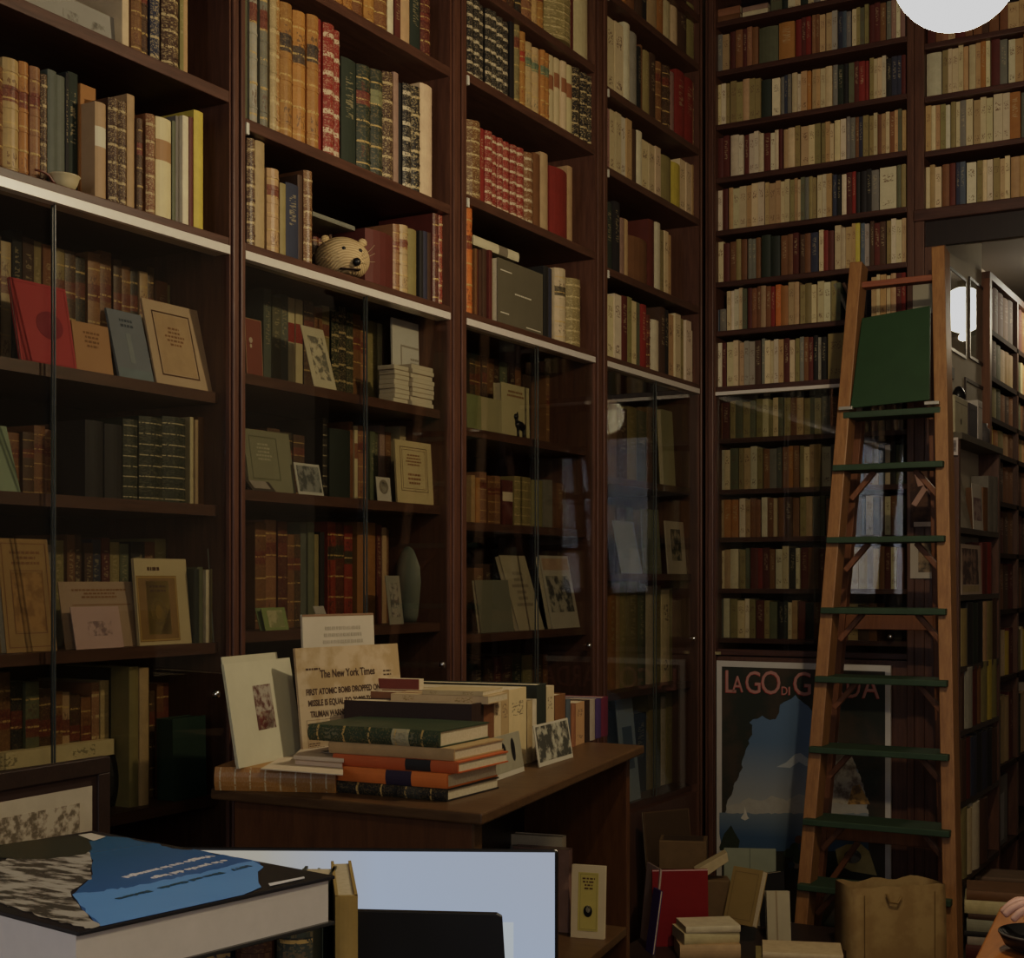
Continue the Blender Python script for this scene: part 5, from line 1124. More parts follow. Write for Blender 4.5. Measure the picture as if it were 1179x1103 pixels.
# rear legs
q1 = ony(990, 480, 5.33); q2 = ony(949, 950, 5.40); rTL = Vector((q1[0], 5.33, q1[1])); rBL = ext(rTL, Vector((q2[0], 5.40, q2[1])), 0.)
q1 = ony(1076, 480, 5.33); q2 = ony(1086, 950, 5.40); rTR = Vector((q1[0], 5.33, q1[1])); rBR = ext(rTR, Vector((q2[0], 5.40, q2[1])), 0.)
lpart(MB().bar(rBL, rTL, .035, .045, (0, 1, 0)), 'rear_leg', WL2); lpart(MB().bar(rBR, rTR, .035, .045, (0, 1, 0)), 'rear_leg', WL2)
GR = plain((.03, .055, .03), .6, .3, .3, 14)
lsteps = [537, 619, 699, 777, 857, 939, 1013]
for v in lsteps:
    a = solve(965-(v-537)*.09, v); z = a.z; la = ext(LB_, LT_, z); ra_ = ext(RB_, RT_, z)
    lpart(MB().box((la.x-.015, la.y-.075, z-.022), (ra_.x+.01, la.y+.095, z)), 'tread', GR)
    for s_, c in ((1, la), (-1, ra_)):
        lpart(MB().bar(c+Vector((s_*.025, .03, -.12)), c+Vector((s_*.11, .03, -.022)), .02, .02, (0, 1, 0)), 'brace', WL2)
# lower treads below the view
z = solve(925, 1013).z
while z > .3:
    z -= .262; la = ext(LB_, LT_, z); ra_ = ext(RB_, RT_, z)
    lpart(MB().box((la.x-.015, la.y-.075, z-.022), (ra_.x+.01, la.y+.095, z)), 'tread', GR)
# top crossbar and rear stretchers
z = ony(1035, 322, YT)[1]; la = ext(LB_, LT_, z); ra_ = ext(RB_, RT_, z)
lpart(MB().bar(la+Vector((0, .01, -.01)), ra_+Vector((0, .01, -.01)), .022, .055, (0, 1, 0)), 'top_crossbar', wood('reddish_bar', (.33, .12, .06), (.2, .06, .03), (.8, 9, 9)))
for v in (717, 968):
    p = ony(1010, v, 5.3); z = p[1]; la = ext(rBL, rTL, z); ra_ = ext(rBR, rTR, z)
    lpart(MB().bar(la, ra_, .055, .02, (0, 1, 0)), 'rear_stretcher', WL2)
# crossed braces at the left of the rear frame
for v0_, v1_ in ((1040, 985),):
    a = ext(rBL, rTL, ony(930, v0_, 5.35)[1]); b = Vector((a.x+.16, a.y, ony(960, v1_-15, 5.35)[1])); lpart(MB().bar(a, b, .022, .02, (0, 1, 0)), 'brace', WL2)
# flipped-up green top board
zb1 = ony(1030, 468, 5.12)[1]; ztp = ony(1030, 361, 5.2)[1]
Lq = ext(LB_, LT_, zb1); Rq = ext(RB_, RT_, zb1); Lp = ext(LB_, LT_, ztp); Rp = ext(RB_, RT_, ztp)
m = MB(); m.prism([(Lq.x+.03, Lq.y-.06, zb1), (Rq.x-.035, Rq.y-.06, zb1+.012), (Rp.x-.035, Rp.y-.03, ztp+.01), (Lp.x+.035, Lp.y-.03, ztp-.012)], (0, .018, 0))
lpart(m, 'green_top_board', plain((.02, .05, .02), .55, .3, .25, 9))
for p in (Lq, Rq): lpart(MB().bar(p+Vector((-.01 if p is Lq else -.05, -.062, .0)), p+Vector((.04 if p is Lq else .0, -.062, .0)), .02, .012), 'hinge', plain((.35, .33, .28), .4, .5, .1, 30, .6), .001)
lpart(MB().box((Lq.x, Lq.y-.05, zb1-.035), (Rq.x, Lq.y+.08, zb1-.012)), 'tread', GR)

# ================================================================== PICTURES ON THE PILASTER
def rear_card(name, label, cat, u0, v0, u1, v1, yp, col, deco, th=.003, roll=0., grp=None):
    xa, zt = ony(u0, v0, yp); xb_, zbm = ony(u1, v1, yp)
    T_, b_, _ = card(name, label, cat, (xa, yp, zbm), 0, xb_-xa, zt-zbm, 0, th, col, deco, grp); T_.rotation_euler[1] = roll; return T_
yp = YB-.008
rear_card('picture', 'dark picture card with pink crossed shapes pinned on the pilaster', 'picture', 1048, 541, 1080, 607, yp, stain((.045, .022, .018), (.10, .05, .03), 12, .5), [])
t_ = rear_card('picture', 'pink crossed ribbons hanging on the dark picture card', 'ornament', 1049, 541, 1078, 583, yp-.004, (.05, .025, .02), [])
def rp(u, v, y): x, z = ony(u, v, y); return Vector((x, y, z))
for ch in list(t_.children): bpy.data.objects.remove(ch)
og = Vector(t_.location)
for a, b in (((1052, 582), (1068, 557)), ((1065, 556), (1076, 572)), ((1060, 560), (1056, 545))):
    MB().bar(rp(*a, yp-.006)-og, rp(*b, yp-.006)-og, .022, .004, (0, 1, 0)).build('ribbon', plain((.42, .26, .21), .7), t_, .002)
rear_card('picture', 'white-matted picture with brown figure print pinned below the dark card', 'picture', 1048, 624, 1084, 666, yp, (.42, .38, .32), [('rect', .26, .17, 1, 1, stain((.09, .07, .05), (.30, .22, .14), 14, .5), 'print')])
rear_card('paper_strip', 'small white paper strip on the pilaster above the picture card', 'paper', 1052, 601, 1080, 606, yp-.005, (.5, .43, .36), [])
rear_card('paper_sheet', 'pale grey paper sheet behind the ladder rail, above the green board', 'paper', 1051, 326, 1076, 360, yp, (.36, .34, .27), [])
rear_card('price_card', 'little white card with a grey figure, on the pilaster edge', 'card', 1093, 504, 1103, 524, YB-.006, (.52, .45, .42), [('rect', .25, .2, .8, .85, stain((.3, .27, .26), (.12, .1, .1), 30))])

# ================================================================== PASSAGE: bookcase, wall pictures, far shelves
# tall narrow bookcase whose face continues along the passage left wall
XF = 1.03; ya0 = YB+.52
def px(u, v, x=XF): y, z = onx(u, v, x); return y, z
yA, yB_ = onx(1106, 500, 1.04)[0], onx(1150, 500, 1.04)[0]
XF = 1.04
zt0 = onx(1106, 506, XF)[1]
print('passage case', yA, yB_, zt0)
T = thing('bookcase', 'narrow bookcase in the passage, seen right beside the ladder', 'bookcase', (XF, yA, 0))
yA2 = yA
dep = .085
def pbx(a, c, nm, m, par=T, bev=0.): return MB().box((a[0]-XF, a[1]-yA, a[2]), (c[0]-XF, c[1]-yA, c[2])).build(nm, m, par, bev)
XBk = .955
pbx((XBk, yA-.03, 0), (XF, yA, zt0), 'side_panel', WV); pbx((XBk, yB_, 0), (XF, yB_+.03, zt0), 'side_panel', WV)
pbx((XBk, yA-.03, zt0), (XF+.012, yB_+.03, zt0+.025), 'top_board', plain((.10, .085, .06), .6))
prs = [(1106, 607), (1106, 685), (1106, 768), (1106, 842), (1106, 925), (1106, 1015)]
pz2 = [onx(u, v, XF)[1] for u, v in prs]
for z in pz2: pbx((XBk, yA, z-.022), (XF, yB_, z), 'shelf', WDK)
def prow(zb_, segs, xs, ph_):
    k = 0
    for u0, u1, vt, cs in segs:
        y0 = onx(u0, 500, xs)[0]; y1 = onx(u1, 500, xs)[0]; h0 = onx(u0, vt, xs)[1]-zb_; n = len(cs)
        for i, c in enumerate(cs):
            w = (y1-y0)/n; o = make_book(w-.002, .07, h0*(1+R.uniform(-.03, .02)), jit(PAL[c]), 'N', (.3, .3, .3), placeM(Vector((xs, y0+w*i+.001, zb_+.0003)), PI/2), True)
            tag(o, '%s book, %s from left, %s' % (CN[c], ORD[k], ph_), 'book', 'books on the '+ph_); k += 1
prow(pz2[0], [(1132, 1137, 560, 'b'), (1138, 1148, 548, 'ss')], XF-.005, 'top shelf of the narrow passage bookcase')
prow(pz2[1], [(1131, 1141, 624, 'mr')], XF-.005, 'second shelf of the narrow passage bookcase')
prow(pz2[2], [(1107, 1113, 700, 'l'), (1114, 1131, 694, 'kgk'), (1132, 1136, 692, 'T'), (1137, 1147, 690, 'ld')], XF-.005, 'third shelf of the narrow passage bookcase')
prow(pz2[3], [(1107, 1110, 770, 'd'), (1111, 1119, 768, 'S'), (1120, 1129, 768, 'mb'), (1130, 1147, 762, 'lyl')], XF-.005, 'fourth shelf of the narrow passage bookcase')
prow(pz2[4], [(1107, 1117, 852, 'dm'), (1118, 1147, 848, 'nknkd')], XF-.005, 'fifth shelf of the narrow passage bookcase')
prow(pz2[5], [(1107, 1113, 932, 'l'), (1114, 1119, 930, 'c'), (1120, 1127, 924, 'w'), (1128, 1136, 920, 'd')], XF-.005, 'lowest shelf of the narrow passage bookcase')
def pcard(name, label, cat, u0, u1, v0, v1, x, col, deco=(), tilt=.05, th=.004, zz=None, **kw):
    y0 = onx(u0, 500, x)[0]; y1 = onx(u1, 500, x)[0]; zb_ = zz if zz is not None else onx(u0, v1, x)[1]; h = onx(u0, v0, x)[1]-zb_
    return card(name, label, cat, (x, y0, zb_), PI/2, y1-y0, h, tilt, th, col, deco, **kw)
pcard('booklet', 'grey booklet leaning left on the top shelf of the passage bookcase', 'booklet', 1107, 1119, 541, 600, XF-.012, (.26, .23, .18), tilt=.2, zz=pz2[0]+.0005)
pcard('card', 'white card with a pink picture on the top shelf of the passage bookcase', 'card', 1121, 1133, 556, 600, XF-.004, (.44, .40, .34), [('rect', .1, .2, .8, .7, stain((.3, .22, .2), (.15, .08, .08), 20), 'picture')], .04, .003, zz=pz2[0]+.0005)
pcard('picture', 'picture card of brown faces with pale border, second passage shelf', 'picture', 1107, 1131, 626, 680, XF-.006, (.42, .33, .26), [('rect', .08, .2, .84, .92, stain((.07, .04, .035), (.26, .17, .12), 18, .53), 'print'), ('rect', .08, .05, .84, .18, plain((.36, .28, .16)))], .03, .003, zz=pz2[1]+.0005)
# pictures on the passage wall
XW = .962
for i, (u0, u1, vt, vb, lb) in enumerate(((1094, 1113, 306, 402, 'tall glazed picture in thin dark frame, left of the pair on the passage wall'), (1117, 1136, 318, 412, 'tall glazed picture in thin dark frame, right of the pair on the passage wall'))):
    y0 = onx(u0, 500, XW)[0]; y1 = onx(u1, 500, XW)[0]; zt = onx(u0, vt, XW)[1]; zbm = onx(u0, vb, XW)[1]
    T = thing('wall_picture', lb, 'picture', (XW, y0, zbm), PI/2, 'pair of glazed pictures on the passage wall'); w = y1-y0; h = zt-zbm
    mb = MB(); 
    mb.box((0, 0, 0), (w, .01, .012)).box((0, 0, h-.012), (w, .01, h)).box((0, 0, .012), (.012, .01, h-.012)).box((w-.012, 0, .012), (w, .01, h-.012)); mb.build('frame', WDK, T)
    MB().box((.012, .004, .012), (w-.012, .008, h-.012)).build('print', plain(((.36, .24, .14), (.22, .2, .13))[i], .7), T)
    MB().box((.012, .0015, .012), (w-.012, .003, h-.012)).build('pane', GLASS, T)
y0 = onx(1112, 500, XW)[0]; y1 = onx(1135, 500, XW)[0]; zt = onx(1112, 434, XW)[1]; zbm = onx(1112, 492, XW)[1]
T = thing('wall_picture', 'dark-framed picture hanging lower on the passage wall, behind the white boxes', 'picture', (XW, y0, zbm), PI/2); w = y1-y0; h = zt-zbm
MB().box((0, 0, 0), (w, .01, .014)).box((0, 0, h-.014), (w, .01, h)).box((0, 0, .014), (.014, .01, h-.014)).box((w-.014, 0, .014), (w, .01, h-.014)).build('frame', WDK, T)
MB().box((.014, .004, .014), (w-.014, .008, h-.014)).build('print', plain((.36, .32, .25), .8), T)
pcard('light_switch', 'small dark switch on the passage wall under the tall pictures', 'switch', 1095, 1099, 422, 435, XW+.004, (.12, .11, .1), tilt=0, th=.006)
zt1 = zt0+.026
for (u0, u1, vt, c, lb, cat) in ((1095, 1110, 462, (.40, .36, .24), 'cream box with a small black star on top of the passage bookcase', 'box'), (1112, 1121, 468, (.05, .04, .045), 'dark narrow carton on top of the passage bookcase', 'carton'), (1122, 1127, 463, (.50, .46, .42), 'white narrow carton on top of the passage bookcase', 'carton'), (1128, 1132, 489, (.10, .09, .09), 'small black jar right of the white carton on the passage bookcase', 'jar')):
    y0 = max(onx(u0, 500, XF-.03)[0], yA-.028); y1 = onx(u1, 500, XF-.03)[0]; h = onx(u1, vt, XF-.03)[1]-zt1
    if cat == 'jar':
        r = (y1-y0)/2; o = MB().lathe([(.0001, 0), (r, 0), (r, h*.7), (r*.7, h*.8), (r*.75, h), (.0001, h)], seg=16).build('jar', plain(c, .4), None, smooth=True); o.location = (XF-.03, y0+r, zt1+.0003)
        tag(o, lb, cat)
    else:
        T = thing('carton' if cat == 'carton' else 'box', lb, cat, (XF-.065, y0, zt1+.0003)); MB().box((0, 0, 0), (.05, y1-y0, h)).build('carton_body', plain(c, .7), T, .003)
        MB().box((.0, .002, h*.82), (.0505, y1-y0-.002, h*.84)).build('lid_seam', plain(tuple(q*.4 for q in c)), T)
        if cat == 'box': MB().prism([(.0508, (y1-y0)*.45+.012*math.cos(k*PI/4+.2)*(1 if k % 2 else .5), h*.35+.016*math.sin(k*PI/4+.2)*(1 if k % 2 else .5)) for k in range(8)], (.0006, 0, 0)).build('black_star', BLACK, T)
o = MB().lathe([(.0001, 0), (.03, 0), (.034, .012), (.03, .03), (.016, .05), (.0001, .055)], seg=18, sx=.8).build('rounded_hat', BLACK, None, smooth=True)
yy_ = onx(1104, 455, XF-.04)[0]; o.location = (XF-.04, yy_, onx(1110, 462, XF-.03)[1]+.001); tag(o, 'black rounded hat-like lump lying on the cream box in the passage', 'hat')
# far passage bookcases (face turned the same way), seen at the right edge
XG = .99; yG0 = onx(1142, 500, XG)[0]; yG1 = onx(1190, 500, XG)[0]+.5
print('far', yG0, yG1)
T = thing('bookcase', 'far bookcase in the passage, cut by the right edge', 'bookcase', (XG, yG0, 0))
def gbx(a, c, nm, m): return MB().box((a[0]-XG, a[1]-yG0, a[2]), (c[0]-XG, c[1]-yG0, c[2])).build(nm, m, T)
gbx((.76, yG0-.04, 0), (XG, yG0, 2.9), 'side_panel', WL2); gbx((.76, yG1, 0), (XG, yG1+.04, 2.9), 'side_panel', WV)
yGm = onx(1172, 500, XG)[0]
gbx((.77, yGm-.015, 0), (XG, yGm+.015, 2.9), 'divider', WV)
gbx((.76, yG0-.04, 2.9), (XG, yG1+.04, 2.93), 'top_board', WV)
gz = [onx(1143, v, XG)[1] for v in (380, 433, 480, 519, 575, 636, 703, 783, 888, 985)]
for z in gz: gbx((.77, yG0, z-.022), (XG, yG1, z), 'shelf', plain((.035, .02, .013), .8, .1))
rowsG = ['mmmbd', 'bdGctT', 'TlGbdb', 'yoltb', 'bmdbb', 'ddmdb', 'bmbdm', 'dGlcym', 'wkgTTm']
tops = [330, 388, 442, 486, 530, 585, 645, 722, 798]
pGn = ['top', 'second', 'third', 'fourth', 'fifth', 'sixth', 'seventh', 'eighth', 'ninth']
for i, cs in enumerate(rowsG):
    k = 0
    for a, b in ((yG0+.004, yGm-.017), (yGm+.017, min(yG1-.01, yGm+.40))):
        n = len(cs); h0 = onx(1145, tops[i], XG-.02)[1]-gz[i]; h0 = min(h0, (gz[i-1]-gz[i]-.03) if i else .25)
        nn = n if k == 0 else n+1; w = (b-a)/nn
        for j in range(nn):
            c = cs[j % n]; STUFF.add(w*.97, .15, h0*R.uniform(.86, 1.), jit(PAL[c]), 'C', (.4, .3, .2), placeM(Vector((XG-.02, a+w*j, gz[i]+.0003)), PI/2)); k += 1
o = STUFF.build('shelved_books'); tag(o, 'dim rows of old books behind the glass doors and in the far passage bookcase', 'books', None, 'stuff')
# grey binder on the lowest far shelf
T = thing('ring_binder', 'grey ring binder with white spine label on the lowest far passage shelf', 'binder', (XG-.012, yG0+.01, gz[9]+.0005), PI/2)
wbd = onx(1164, 500, XG)[0]-yG0-.03; hbd = onx(1150, 898, XG)[1]-gz[9]
MB().box((0, 0, 0), (wbd, .14, hbd)).build('cover', plain((.14, .13, .12), .5), T, .002); MB().box((wbd*.12, -.001, hbd*.08), (wbd*.8, 0, hbd*.75)).build('spine_label', plain((.3, .29, .28), .7), T)

# ================================================================== FLOOR PILES AT THE CORNER
# low bench carrying them (its edge only just below the view)
BNZ = .40
T = thing('low_bench', 'dim low bench in the corner carrying leaning folders and book piles', 'bench', (.30, 4.02, 0))
MB().box((0, 0, BNZ-.03), (.64, .74, BNZ)).build('bench_top', WDK, T, .003)
for x in (.02, .58):
    for y in (.02, .68): MB().box((x, y, 0), (x+.04, y+.04, BNZ-.03)).build('leg', WDK, T)
def free(name, label, cat, bl, br, tv, Zb, Zr, zb_, tilt, th, col, deco=(), **kw):
    a = at(bl, 1000, Zb); b = at(br, 1000, Zr); a.z = b.z = zb_; d = b-a; h = (EYE.z-(tv-V0)/F*(Zb+.0)-zb_)/math.cos(tilt)
    return card(name, label, cat, a, math.atan2(d.y, d.x), d.length, h, tilt, th, col, deco, **kw)
RED = plain((.17, .003, .004), .55, .3, .1)
free('folder', 'bright red folder standing at the foot of the fourth bookcase', 'folder', 752, 816, 1003, 4.60, 4.615, BNZ+.0005, .06, .012, RED, [('rect', 0, .985, 1, 1, plain((.5, .3, .3)))])
free('portfolio', 'pale pink thin portfolio leaning left beside the red folder', 'portfolio', 737, 752, 993, 4.72, 4.6, BNZ+.0005, .1, .006, (.36, .26, .24))
free('book', 'purple slim book wedged between desk end and red folder', 'book', 743, 751, 1022, 4.56, 4.5, BNZ+.0005, .14, .008, (.05, .03, .13))
free('board', 'brown board leaning in the dark corner behind the small box', 'board', 758, 811, 940, 5.25, 5.35, .0005, .14, .012, (.055, .032, .016), [('ring', 0, 0, 1, 1, .004, plain((.10, .06, .03)))])
def pile_box(name, label, cat, u, v, Z, w, d, h, rz, col, zb_=None, parts=()):
    p = at(u, v, Z); 
    if zb_ is not None: p.z = zb_
    else: p.z = p.z-h
    T_ = thing(name, label, cat, p, rz)
    MB().box((-w/2, -d/2, 0), (w/2, d/2, h)).build('body', plain(col, .75), T_, .003)
    for (a, b, nm, m) in parts: MB().box(a, b).build(nm, m, T_)
    return T_
T_ = pile_box('wooden_box', 'small brown open box behind the red folder', 'box', 787, 965, 5.02, .165, .12, .10, .35, (.13, .08, .035), parts=[((-.07, -.05, .0995), (.07, .05, .1008), 'painted_inside_shade', plain((.05, .03, .018)))])  # dark sheet on the solid top paints the shade of the hollow
bx_z = T_.location.z
pile_box('carton', 'dark carton under the small brown open box', 'carton', 787, 1000, 5.02, .18, .14, bx_z-BNZ-.001, .35, (.04, .026, .018), zb_=BNZ+.0003)
free('book', 'tan kraft book leaning right, in front of the pale grey-green sheets', 'book', 832, 866, 1000, 4.70, 4.62, BNZ+.06, .35, .03, (.24, .165, .06), [('ring', .1, .08, .9, .92, .002, plain((.15, .1, .04)))])
T_ = thing('open_carton', 'cream cardboard lid tilted above the tan kraft book', 'lid', at(822, 1000, 4.78), .5)
m = MB().prism([(-.065, -.03, 0), (.04, -.03, .06), (.045, -.03, .03), (-.05, -.03, -.035)], (0, .06, 0)); m.build('lid', plain((.42, .34, .20), .8), T_, .002)
pile_box('carton', 'brown carton under the tilted cream cardboard lid', 'carton', 822, 1003, 4.80, .10, .08, T_.location.z-.036-BNZ, .5, (.13, .08, .035), zb_=BNZ+.0003)
free('booklet', 'pale grey-green open sheets standing before the poster', 'booklet', 834, 894, 978, 5.36, 5.34, .0005, .05, .01, (.24, .26, .19), [('rect', .49, 0, .51, 1, plain((.15, .165, .12)), 'centre_fold')])
free('book', 'cream book with worn spine leaning left before the ladder foot', 'book', 884, 911, 1028, 4.66, 4.66, BNZ+.0005, .17, .03, (.38, .33, .22), [('rect', .38, 0, .46, 1, plain((.26, .2, .12)))])
free('folder', 'black upright folder behind the leaning cream book', 'folder', 876, 905, 1008, 4.86, 4.92, BNZ+.0005, .06, .02, (.015, .014, .014))
pile_box('paper_stack', 'white paper block on a dark box, right of the red folder', 'paper', 830, 1043, 4.95, .09, .12, .012, .1, (.46, .42, .36))
pile_box('carton', 'dark red-brown box under the white paper block', 'carton', 835, 1053, 4.95, .13, .14, (at(835, 1053, 4.95).z-BNZ)-.004, .1, (.05, .02, .014), zb_=BNZ+.0003)
z = BNZ+.0005
for i, (u, w, d, L, c, lb, rz_) in enumerate(((800, .045, .13, .19, 'T', 'tan book lying at the bottom of the small pile by the red folder', .2), (805, .035, .13, .18, 'c', 'cream book lying on the tan one, pile by the red folder', .35), (807, .02, .125, .175, 'w', 'ivory framed booklet on top of the pile by the red folder', .3))):
    p = at(u, 1085, 4.42); p.z = z; lying_book(w, d, L, c, 'N', (.3, .2, .1), p-Vector((.05, 0, 0)), rz_+.35, lb, 'thin'); z += w+.0005
z = BNZ+.0005
for i, (u, w, L, c, lb) in enumerate(((870, .03, .24, 'l', 'olive book lying at the right front of the bench'), (878, .018, .24, 'c', 'cream booklet lying on the olive book at the bench front'))):
    p = at(u, 1090, 4.35); p.z = z; lying_book(w, .15, L, c, 'N', (.3, .2, .1), p, .35, lb, 'thin'); z += w+.0005
# kraft paper bag
a = at(982, 1060, 4.50); b = at(1088, 1060, 4.58); a.z = b.z = 0; d = b-a; wb_ = d.length
T = thing('paper_bag', 'brown kraft paper bag standing in front of the ladder', 'bag', a+Vector((0, 0, .0005)), math.atan2(d.y, d.x))
hb_ = EYE.z-(1022-V0)/F*4.52
KR = stain((.34, .235, .10), (.27, .175, .07), 7, .5); m = MB(); nx, nzz = 12, 10
k = 0
for j in range(nzz+1):
    z = hb_*j/nzz; s = math.sin(PI*j/nzz)
    ring_ = []
    for i in range(nx+1): ring_.append((wb_*i/nx, -.002*math.sin(i*1.1+j*.8)-.012*s, z+(.003*math.sin(i*1.9) if j == nzz else 0)))
    ring_.append((wb_-.004, .06, z)); ring_ += [(wb_*i/nx, .12+.004*math.sin(i*3.1+j), z+(.006*math.sin(i*1.3+1) if j == nzz else 0)) for i in range(nx, -1, -1)]; ring_.append((.004, .06, z))
    m.v += ring_; NR_ = len(ring_)
for j in range(nzz):
    for i in range(NR_):
        w = (i+1) % NR_; m.f.append((j*NR_+i, j*NR_+w, (j+1)*NR_+w, (j+1)*NR_+i)); m.mi.append(0)
m.build('bag_body', KR, T, smooth=True)
MB().box((wb_*.1, -.017, 0.02), (wb_*.104, -.013, hb_-.02)).build('fold_crease', plain((.2, .13, .05)), T); MB().box((wb_*.86, -.017, 0.02), (wb_*.864, -.013, hb_-.02)).build('fold_crease', plain((.2, .13, .05)), T)
MB().tube([(wb_*.34, -.012, hb_-.02), (wb_*.37, -.016, hb_-.045), (wb_*.45, -.018, hb_-.05), (wb_*.5, -.014, hb_-.03)], .004, 6).build('handle', plain((.22, .14, .05)), T)
# piles on the passage floor
z = .0005; px_, py_ = 1.30, 5.15
pile = [(.06, 'b', .26), (.055, 'd', .25), (.05, 'T', .24), (.05, 'm', .25), (.03, 'S', .22), (.02, 'k', .25), (.045, 'S', .24), (.02, 'd', .25), (.05, 'c', .27), (.035, 'b', .27)]
p = at(1112, 1060, 5.35)
for i, (w, c, L) in enumerate(pile):
    lying_book(w, .2, L, c, 'N', (.3, .2, .1), Vector((p.x-.0+R.uniform(-.01, .01), p.y, z)), YAW-.35+R.uniform(-.06, .06), '%s book lying %s from the bottom, floor pile right of the ladder' % (CN[c], ORD[i]), 'thin', 'books piled on the floor right of the ladder'); z += w+.0005
print('pile top v', V0-(z-EYE.z)*F/5.35)
zf = z
p2 = at(1128, 1020, 5.9)
T = thing('wrapped_parcel', 'brown parcels of folded wrapping paper on boxes beyond the ladder', 'parcel', (p2.x, p2.y, 0), YAW-.3)
zq = EYE.z-(1012-V0)/F*5.9
MB().box((-.04, 0, 0), (.4, .22, zq-.07)).build('lower_box', plain((.045, .03, .02)), T, .004)
for i, (dx, w, t_h, c) in enumerate(((-.05, .42, .03, (.20, .13, .08)), (.0, .36, .02, (.30, .20, .12)), (-.02, .40, .018, (.17, .11, .07)))):
    MB().box((dx, -.01+.01*i, zq-.07+.03*i), (dx+w, .2, zq-.07+.03*i+t_h)).build('wrapped_packet', plain(c, .7, .3, .3, 9), T, .006)

# ================================================================== ORANGE TABLE, HAND AND BLACK CUP AT THE RIGHT EDGE
TZ = .86
def tp(u, v): p = onz(u, v, TZ); return Vector((p[0], p[1], TZ))
ta = tp(1119, 1110); tb_ = tp(1152, 1043); dd_ = (tb_-ta).normalized(); nn_ = Vector((dd_.y, -dd_.x, 0))
far = tb_; near = ta-dd_*.6
T = thing('wooden_table', 'orange wooden table entering at the lower right corner', 'table', (near.x, near.y, 0))
og = Vector((near.x, near.y, 0))
m = MB(); m.prism([near-og-Vector((0, 0, .03)), near+nn_*.8-og-Vector((0, 0, .03)), far+nn_*.8-og-Vector((0, 0, .03)), far-og-Vector((0, 0, .03))], (0, 0, .03)); m.build('table_top', WO, T, .004)
for a_ in (.04, (far-near).length-.1):
    for b_ in (.04, .7):
        p = dd_*a_+nn_*b_; MB().box((p.x, p.y, 0), (p.x+.05, p.y+.05, TZ-.031)).build('leg', WO, T)
zc = (tp(1180, 1075)-EYE).dot(FW); 
cz = tp(1196, 1096)+Vector((0, 0, .0)); Zc = (cz-EYE).dot(FW)
# round black hat-like bowl on the table
T = thing('black_bowl', 'round black bowl with pale rim line on the orange table, under the hand', 'bowl', cz+Vector((0, 0, .0005)))
rb = 44/F*Zc
MB().lathe([(.0001, 0), (rb*.55, 0), (rb*.85, .012), (rb, .034), (rb*.985, .037), (rb*.8, .018), (.0001, .010)], seg=40).build('bowl_body', BLACK, T, smooth=True)
MB().lathe([(rb*.985, .0355), (rb*1.012, .0345), (rb*1.012, .0375), (rb*.985, .0385)], seg=40).build('rim', plain((.10, .095, .085), .4), T, smooth=True)
# hand: palm mostly out of the frame, fingers reaching in over the bowl's rim
hp_ = at(1176, 1043, Zc+.02)
SK = plain((.55, .33, .27), .55, .35, .08, 40)
T = thing('person', 'pink hand of a person reaching in from the right edge above the bowl', 'person', hp_)
def skin_mesh(verts, edges, rads, nm):
    me = bpy.data.meshes.new(nm); me.from_pydata(verts, edges, []); me.materials.append(SK); o = link(nm, me, T)
    me.skin_vertices.new() if hasattr(me.skin_vertices, 'new') else None
    md = o.modifiers.new('skin', 'SKIN'); sb = o.modifiers.new('sub', 'SUBSURF'); sb.levels = 2; sb.render_levels = 2
    if not me.skin_vertices:
        bm = bmesh.new(); bm.from_mesh(me); bm.verts.layers.skin.verify(); bm.to_mesh(me); bm.free()
    for i, r in enumerate(rads): me.skin_vertices[0].data[i].radius = (r, r*.9)
    me.skin_vertices[0].data[0].use_root = True
    return o
import bmesh
V_ = []; E_ = []; RR = []
def addc(pts, rads, root=None):
    pr_ = root
    for p, r in zip(pts, rads):
        V_.append(tuple(RT*p[0]+FW*p[1]+Vector((0, 0, p[2])))); RR.append(r); i = len(V_)-1
        if pr_ is not None: E_.append((pr_, i))
        pr_ = i
    return pr_
addc([(.05, 0, -.002)], [.026]); addc([(.085, -.005, .002)], [.026], 0); addc([(.13, -.02, .01), (.2, -.05, .02)], [.025, .03], 1)
for dy, L, dz in ((-.030, .88, -.004), (-.010, 1.0, .0), (.012, .95, .0), (.032, .76, -.003)):
    addc([(.028, dy, .004+dz), (.028-.030*L, dy*1.1, .006+dz), (.028-.052*L, dy*1.1, -.004+dz), (.028-.066*L, dy*1.1, -.018+dz)], [.0105, .0095, .0088, .0072], 0)
addc([(.045, -.045, -.012), (.02, -.055, -.022), (.0, -.052, -.03)], [.0125, .0105, .0085], 1)
skin_mesh(V_, E_, RR, 'hand')
sl = [RT*a+FW*b+Vector((0, 0, c)) for a, b, c in ((.15, -.028, .012), (.25, -.06, .03), (.42, -.12, .08), (.50, -.14, .16))]
MB().tube(sl, [.036, .045, .055, .062], 18).build('sleeve', plain((.02, .02, .026), .85, .2), T, smooth=True)

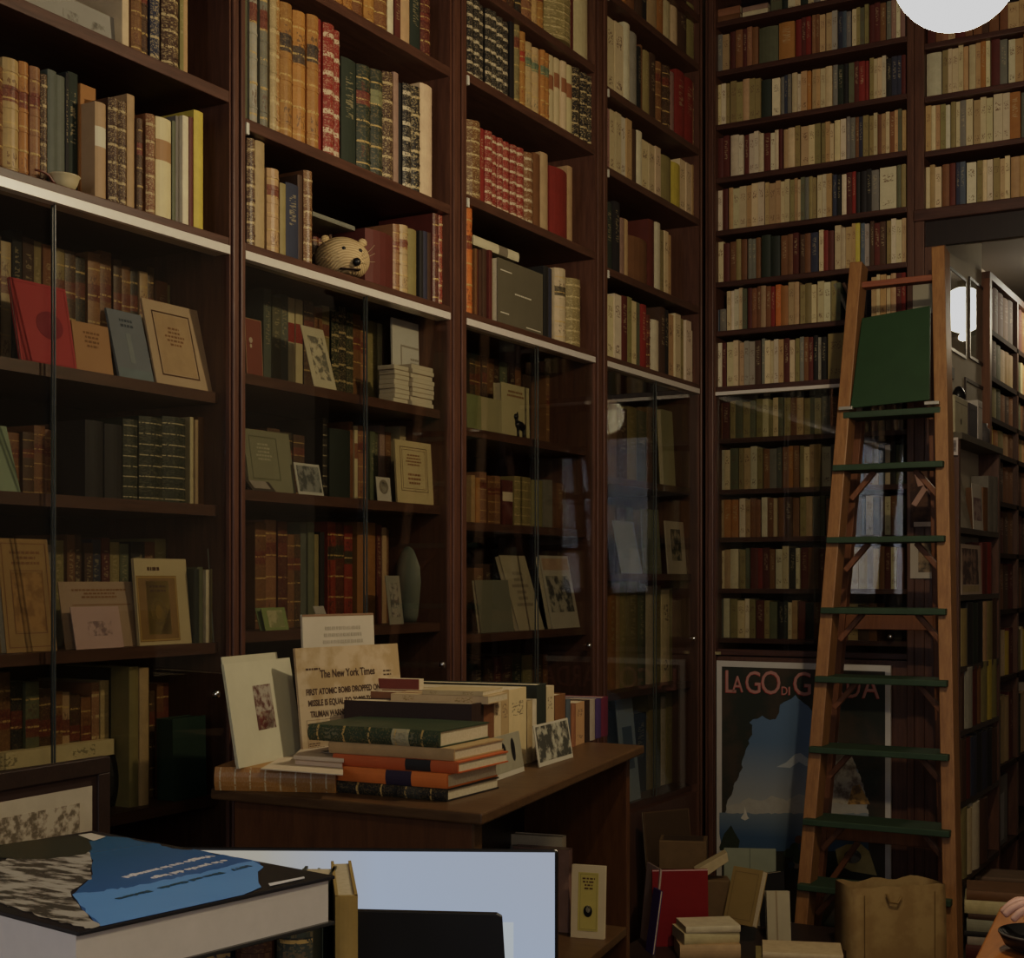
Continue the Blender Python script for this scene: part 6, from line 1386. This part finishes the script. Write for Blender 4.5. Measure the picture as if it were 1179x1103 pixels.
# ================================================================== LAMPS
GW = emis('opal_glass', (1., .92, .72), 13.)
GW2 = emis('bright_opal_glass', (1., .84, .55), 36.)
def globe(p, r, label, zc=4.4, pw=120, gm=None):
    T = thing('globe_lamp', label, 'lamp', (p[0], p[1], p[2]))
    MB().lathe([(.0001, -r)]+[(r*math.cos(a), r*math.sin(a)) for a in [(-85+10*i)*PI/180 for i in range(18)]]+[(.0001, r)], (0, 0, 0), 40).build('glass_globe', gm or GW, T, smooth=True)
    MB().lathe([(.0001, r*.97), (.03, r*.97), (.03, r+.03), (.006, r+.04), (.006, zc-p[2]), (.0001, zc-p[2])], (0, 0, 0), 16).build('hanging_rod', plain((.1, .08, .05), .4, .5, .1, 20, .8), T)
    for dz in (-r-.022,):
        L = bpy.data.lights.new('lamp_light', 'POINT'); L.energy = pw; L.color = (1, .79, .51); L.shadow_soft_size = .02
        o = bpy.data.objects.new('lamp_light', L); COL.objects.link(o); o.parent = T; o.location = (0, 0, dz)
    return T
GP = at(1101, -40, 3.0)
globe((GP.x, GP.y, GP.z), 73/F*3.0, 'round white globe lamp hanging at the top edge of the view', pw=52)
globe((3.0, .35, 2.97), .16, 'second globe lamp hanging right of the viewpoint, seen mirrored in the cabinet glass', pw=7, gm=GW2)
globe((1.254, 7.43, 2.95), .115, 'globe lamp lighting the passage beyond the doorway', 3.16, pw=5.5)
# daylight from the shop windows
for i, (a, b) in enumerate(wins):
    L = bpy.data.lights.new('window_light', 'AREA'); L.shape = 'RECTANGLE'; L.size = b-a; L.size_y = ZW1-ZW0; L.energy = 16; L.color = (.95, .95, 1.)
    o = bpy.data.objects.new('window_light', L); COL.objects.link(o); o.location = ((a+b)/2, -2.18, (ZW0+ZW1)/2); o.rotation_euler = (-PI/2, 0, PI) if False else (PI/2, 0, PI)
    d = Vector((0, 1, 0)); o.rotation_euler = d.to_track_quat('-Z', 'Y').to_euler()
W = bpy.data.worlds.new('world'); S.world = W; W.use_nodes = True
W.node_tree.nodes['Background'].inputs[0].default_value = (.5, .42, .34, 1); W.node_tree.nodes['Background'].inputs[1].default_value = .015

# ================================================================== CAMERA AND TONE
cd = bpy.data.cameras.new('camera'); cam = bpy.data.objects.new('camera', cd); COL.objects.link(cam)
cam.location = EYE; cam.rotation_euler = (PI/2, 0, YAW); cd.sensor_width = 36; cd.lens = 36*F/1179; cd.shift_y = (V0-551.5)/1179; cd.clip_start = .05
S.camera = cam
vs = S.view_settings; vs.view_transform = 'Standard'; vs.exposure = 0.1
vs.use_curve_mapping = True; cm = vs.curve_mapping; cm.extend = 'HORIZONTAL'
c = cm.curves[3]; c.points[1].location = (1., .58)
for x_, y_ in ((.015, .011), (.05, .043), (.13, .122), (.45, .38)): c.points.new(x_, y_)
cm.update()
print('books individually on left rows', TALLY[0], 'objects', len(bpy.data.objects))
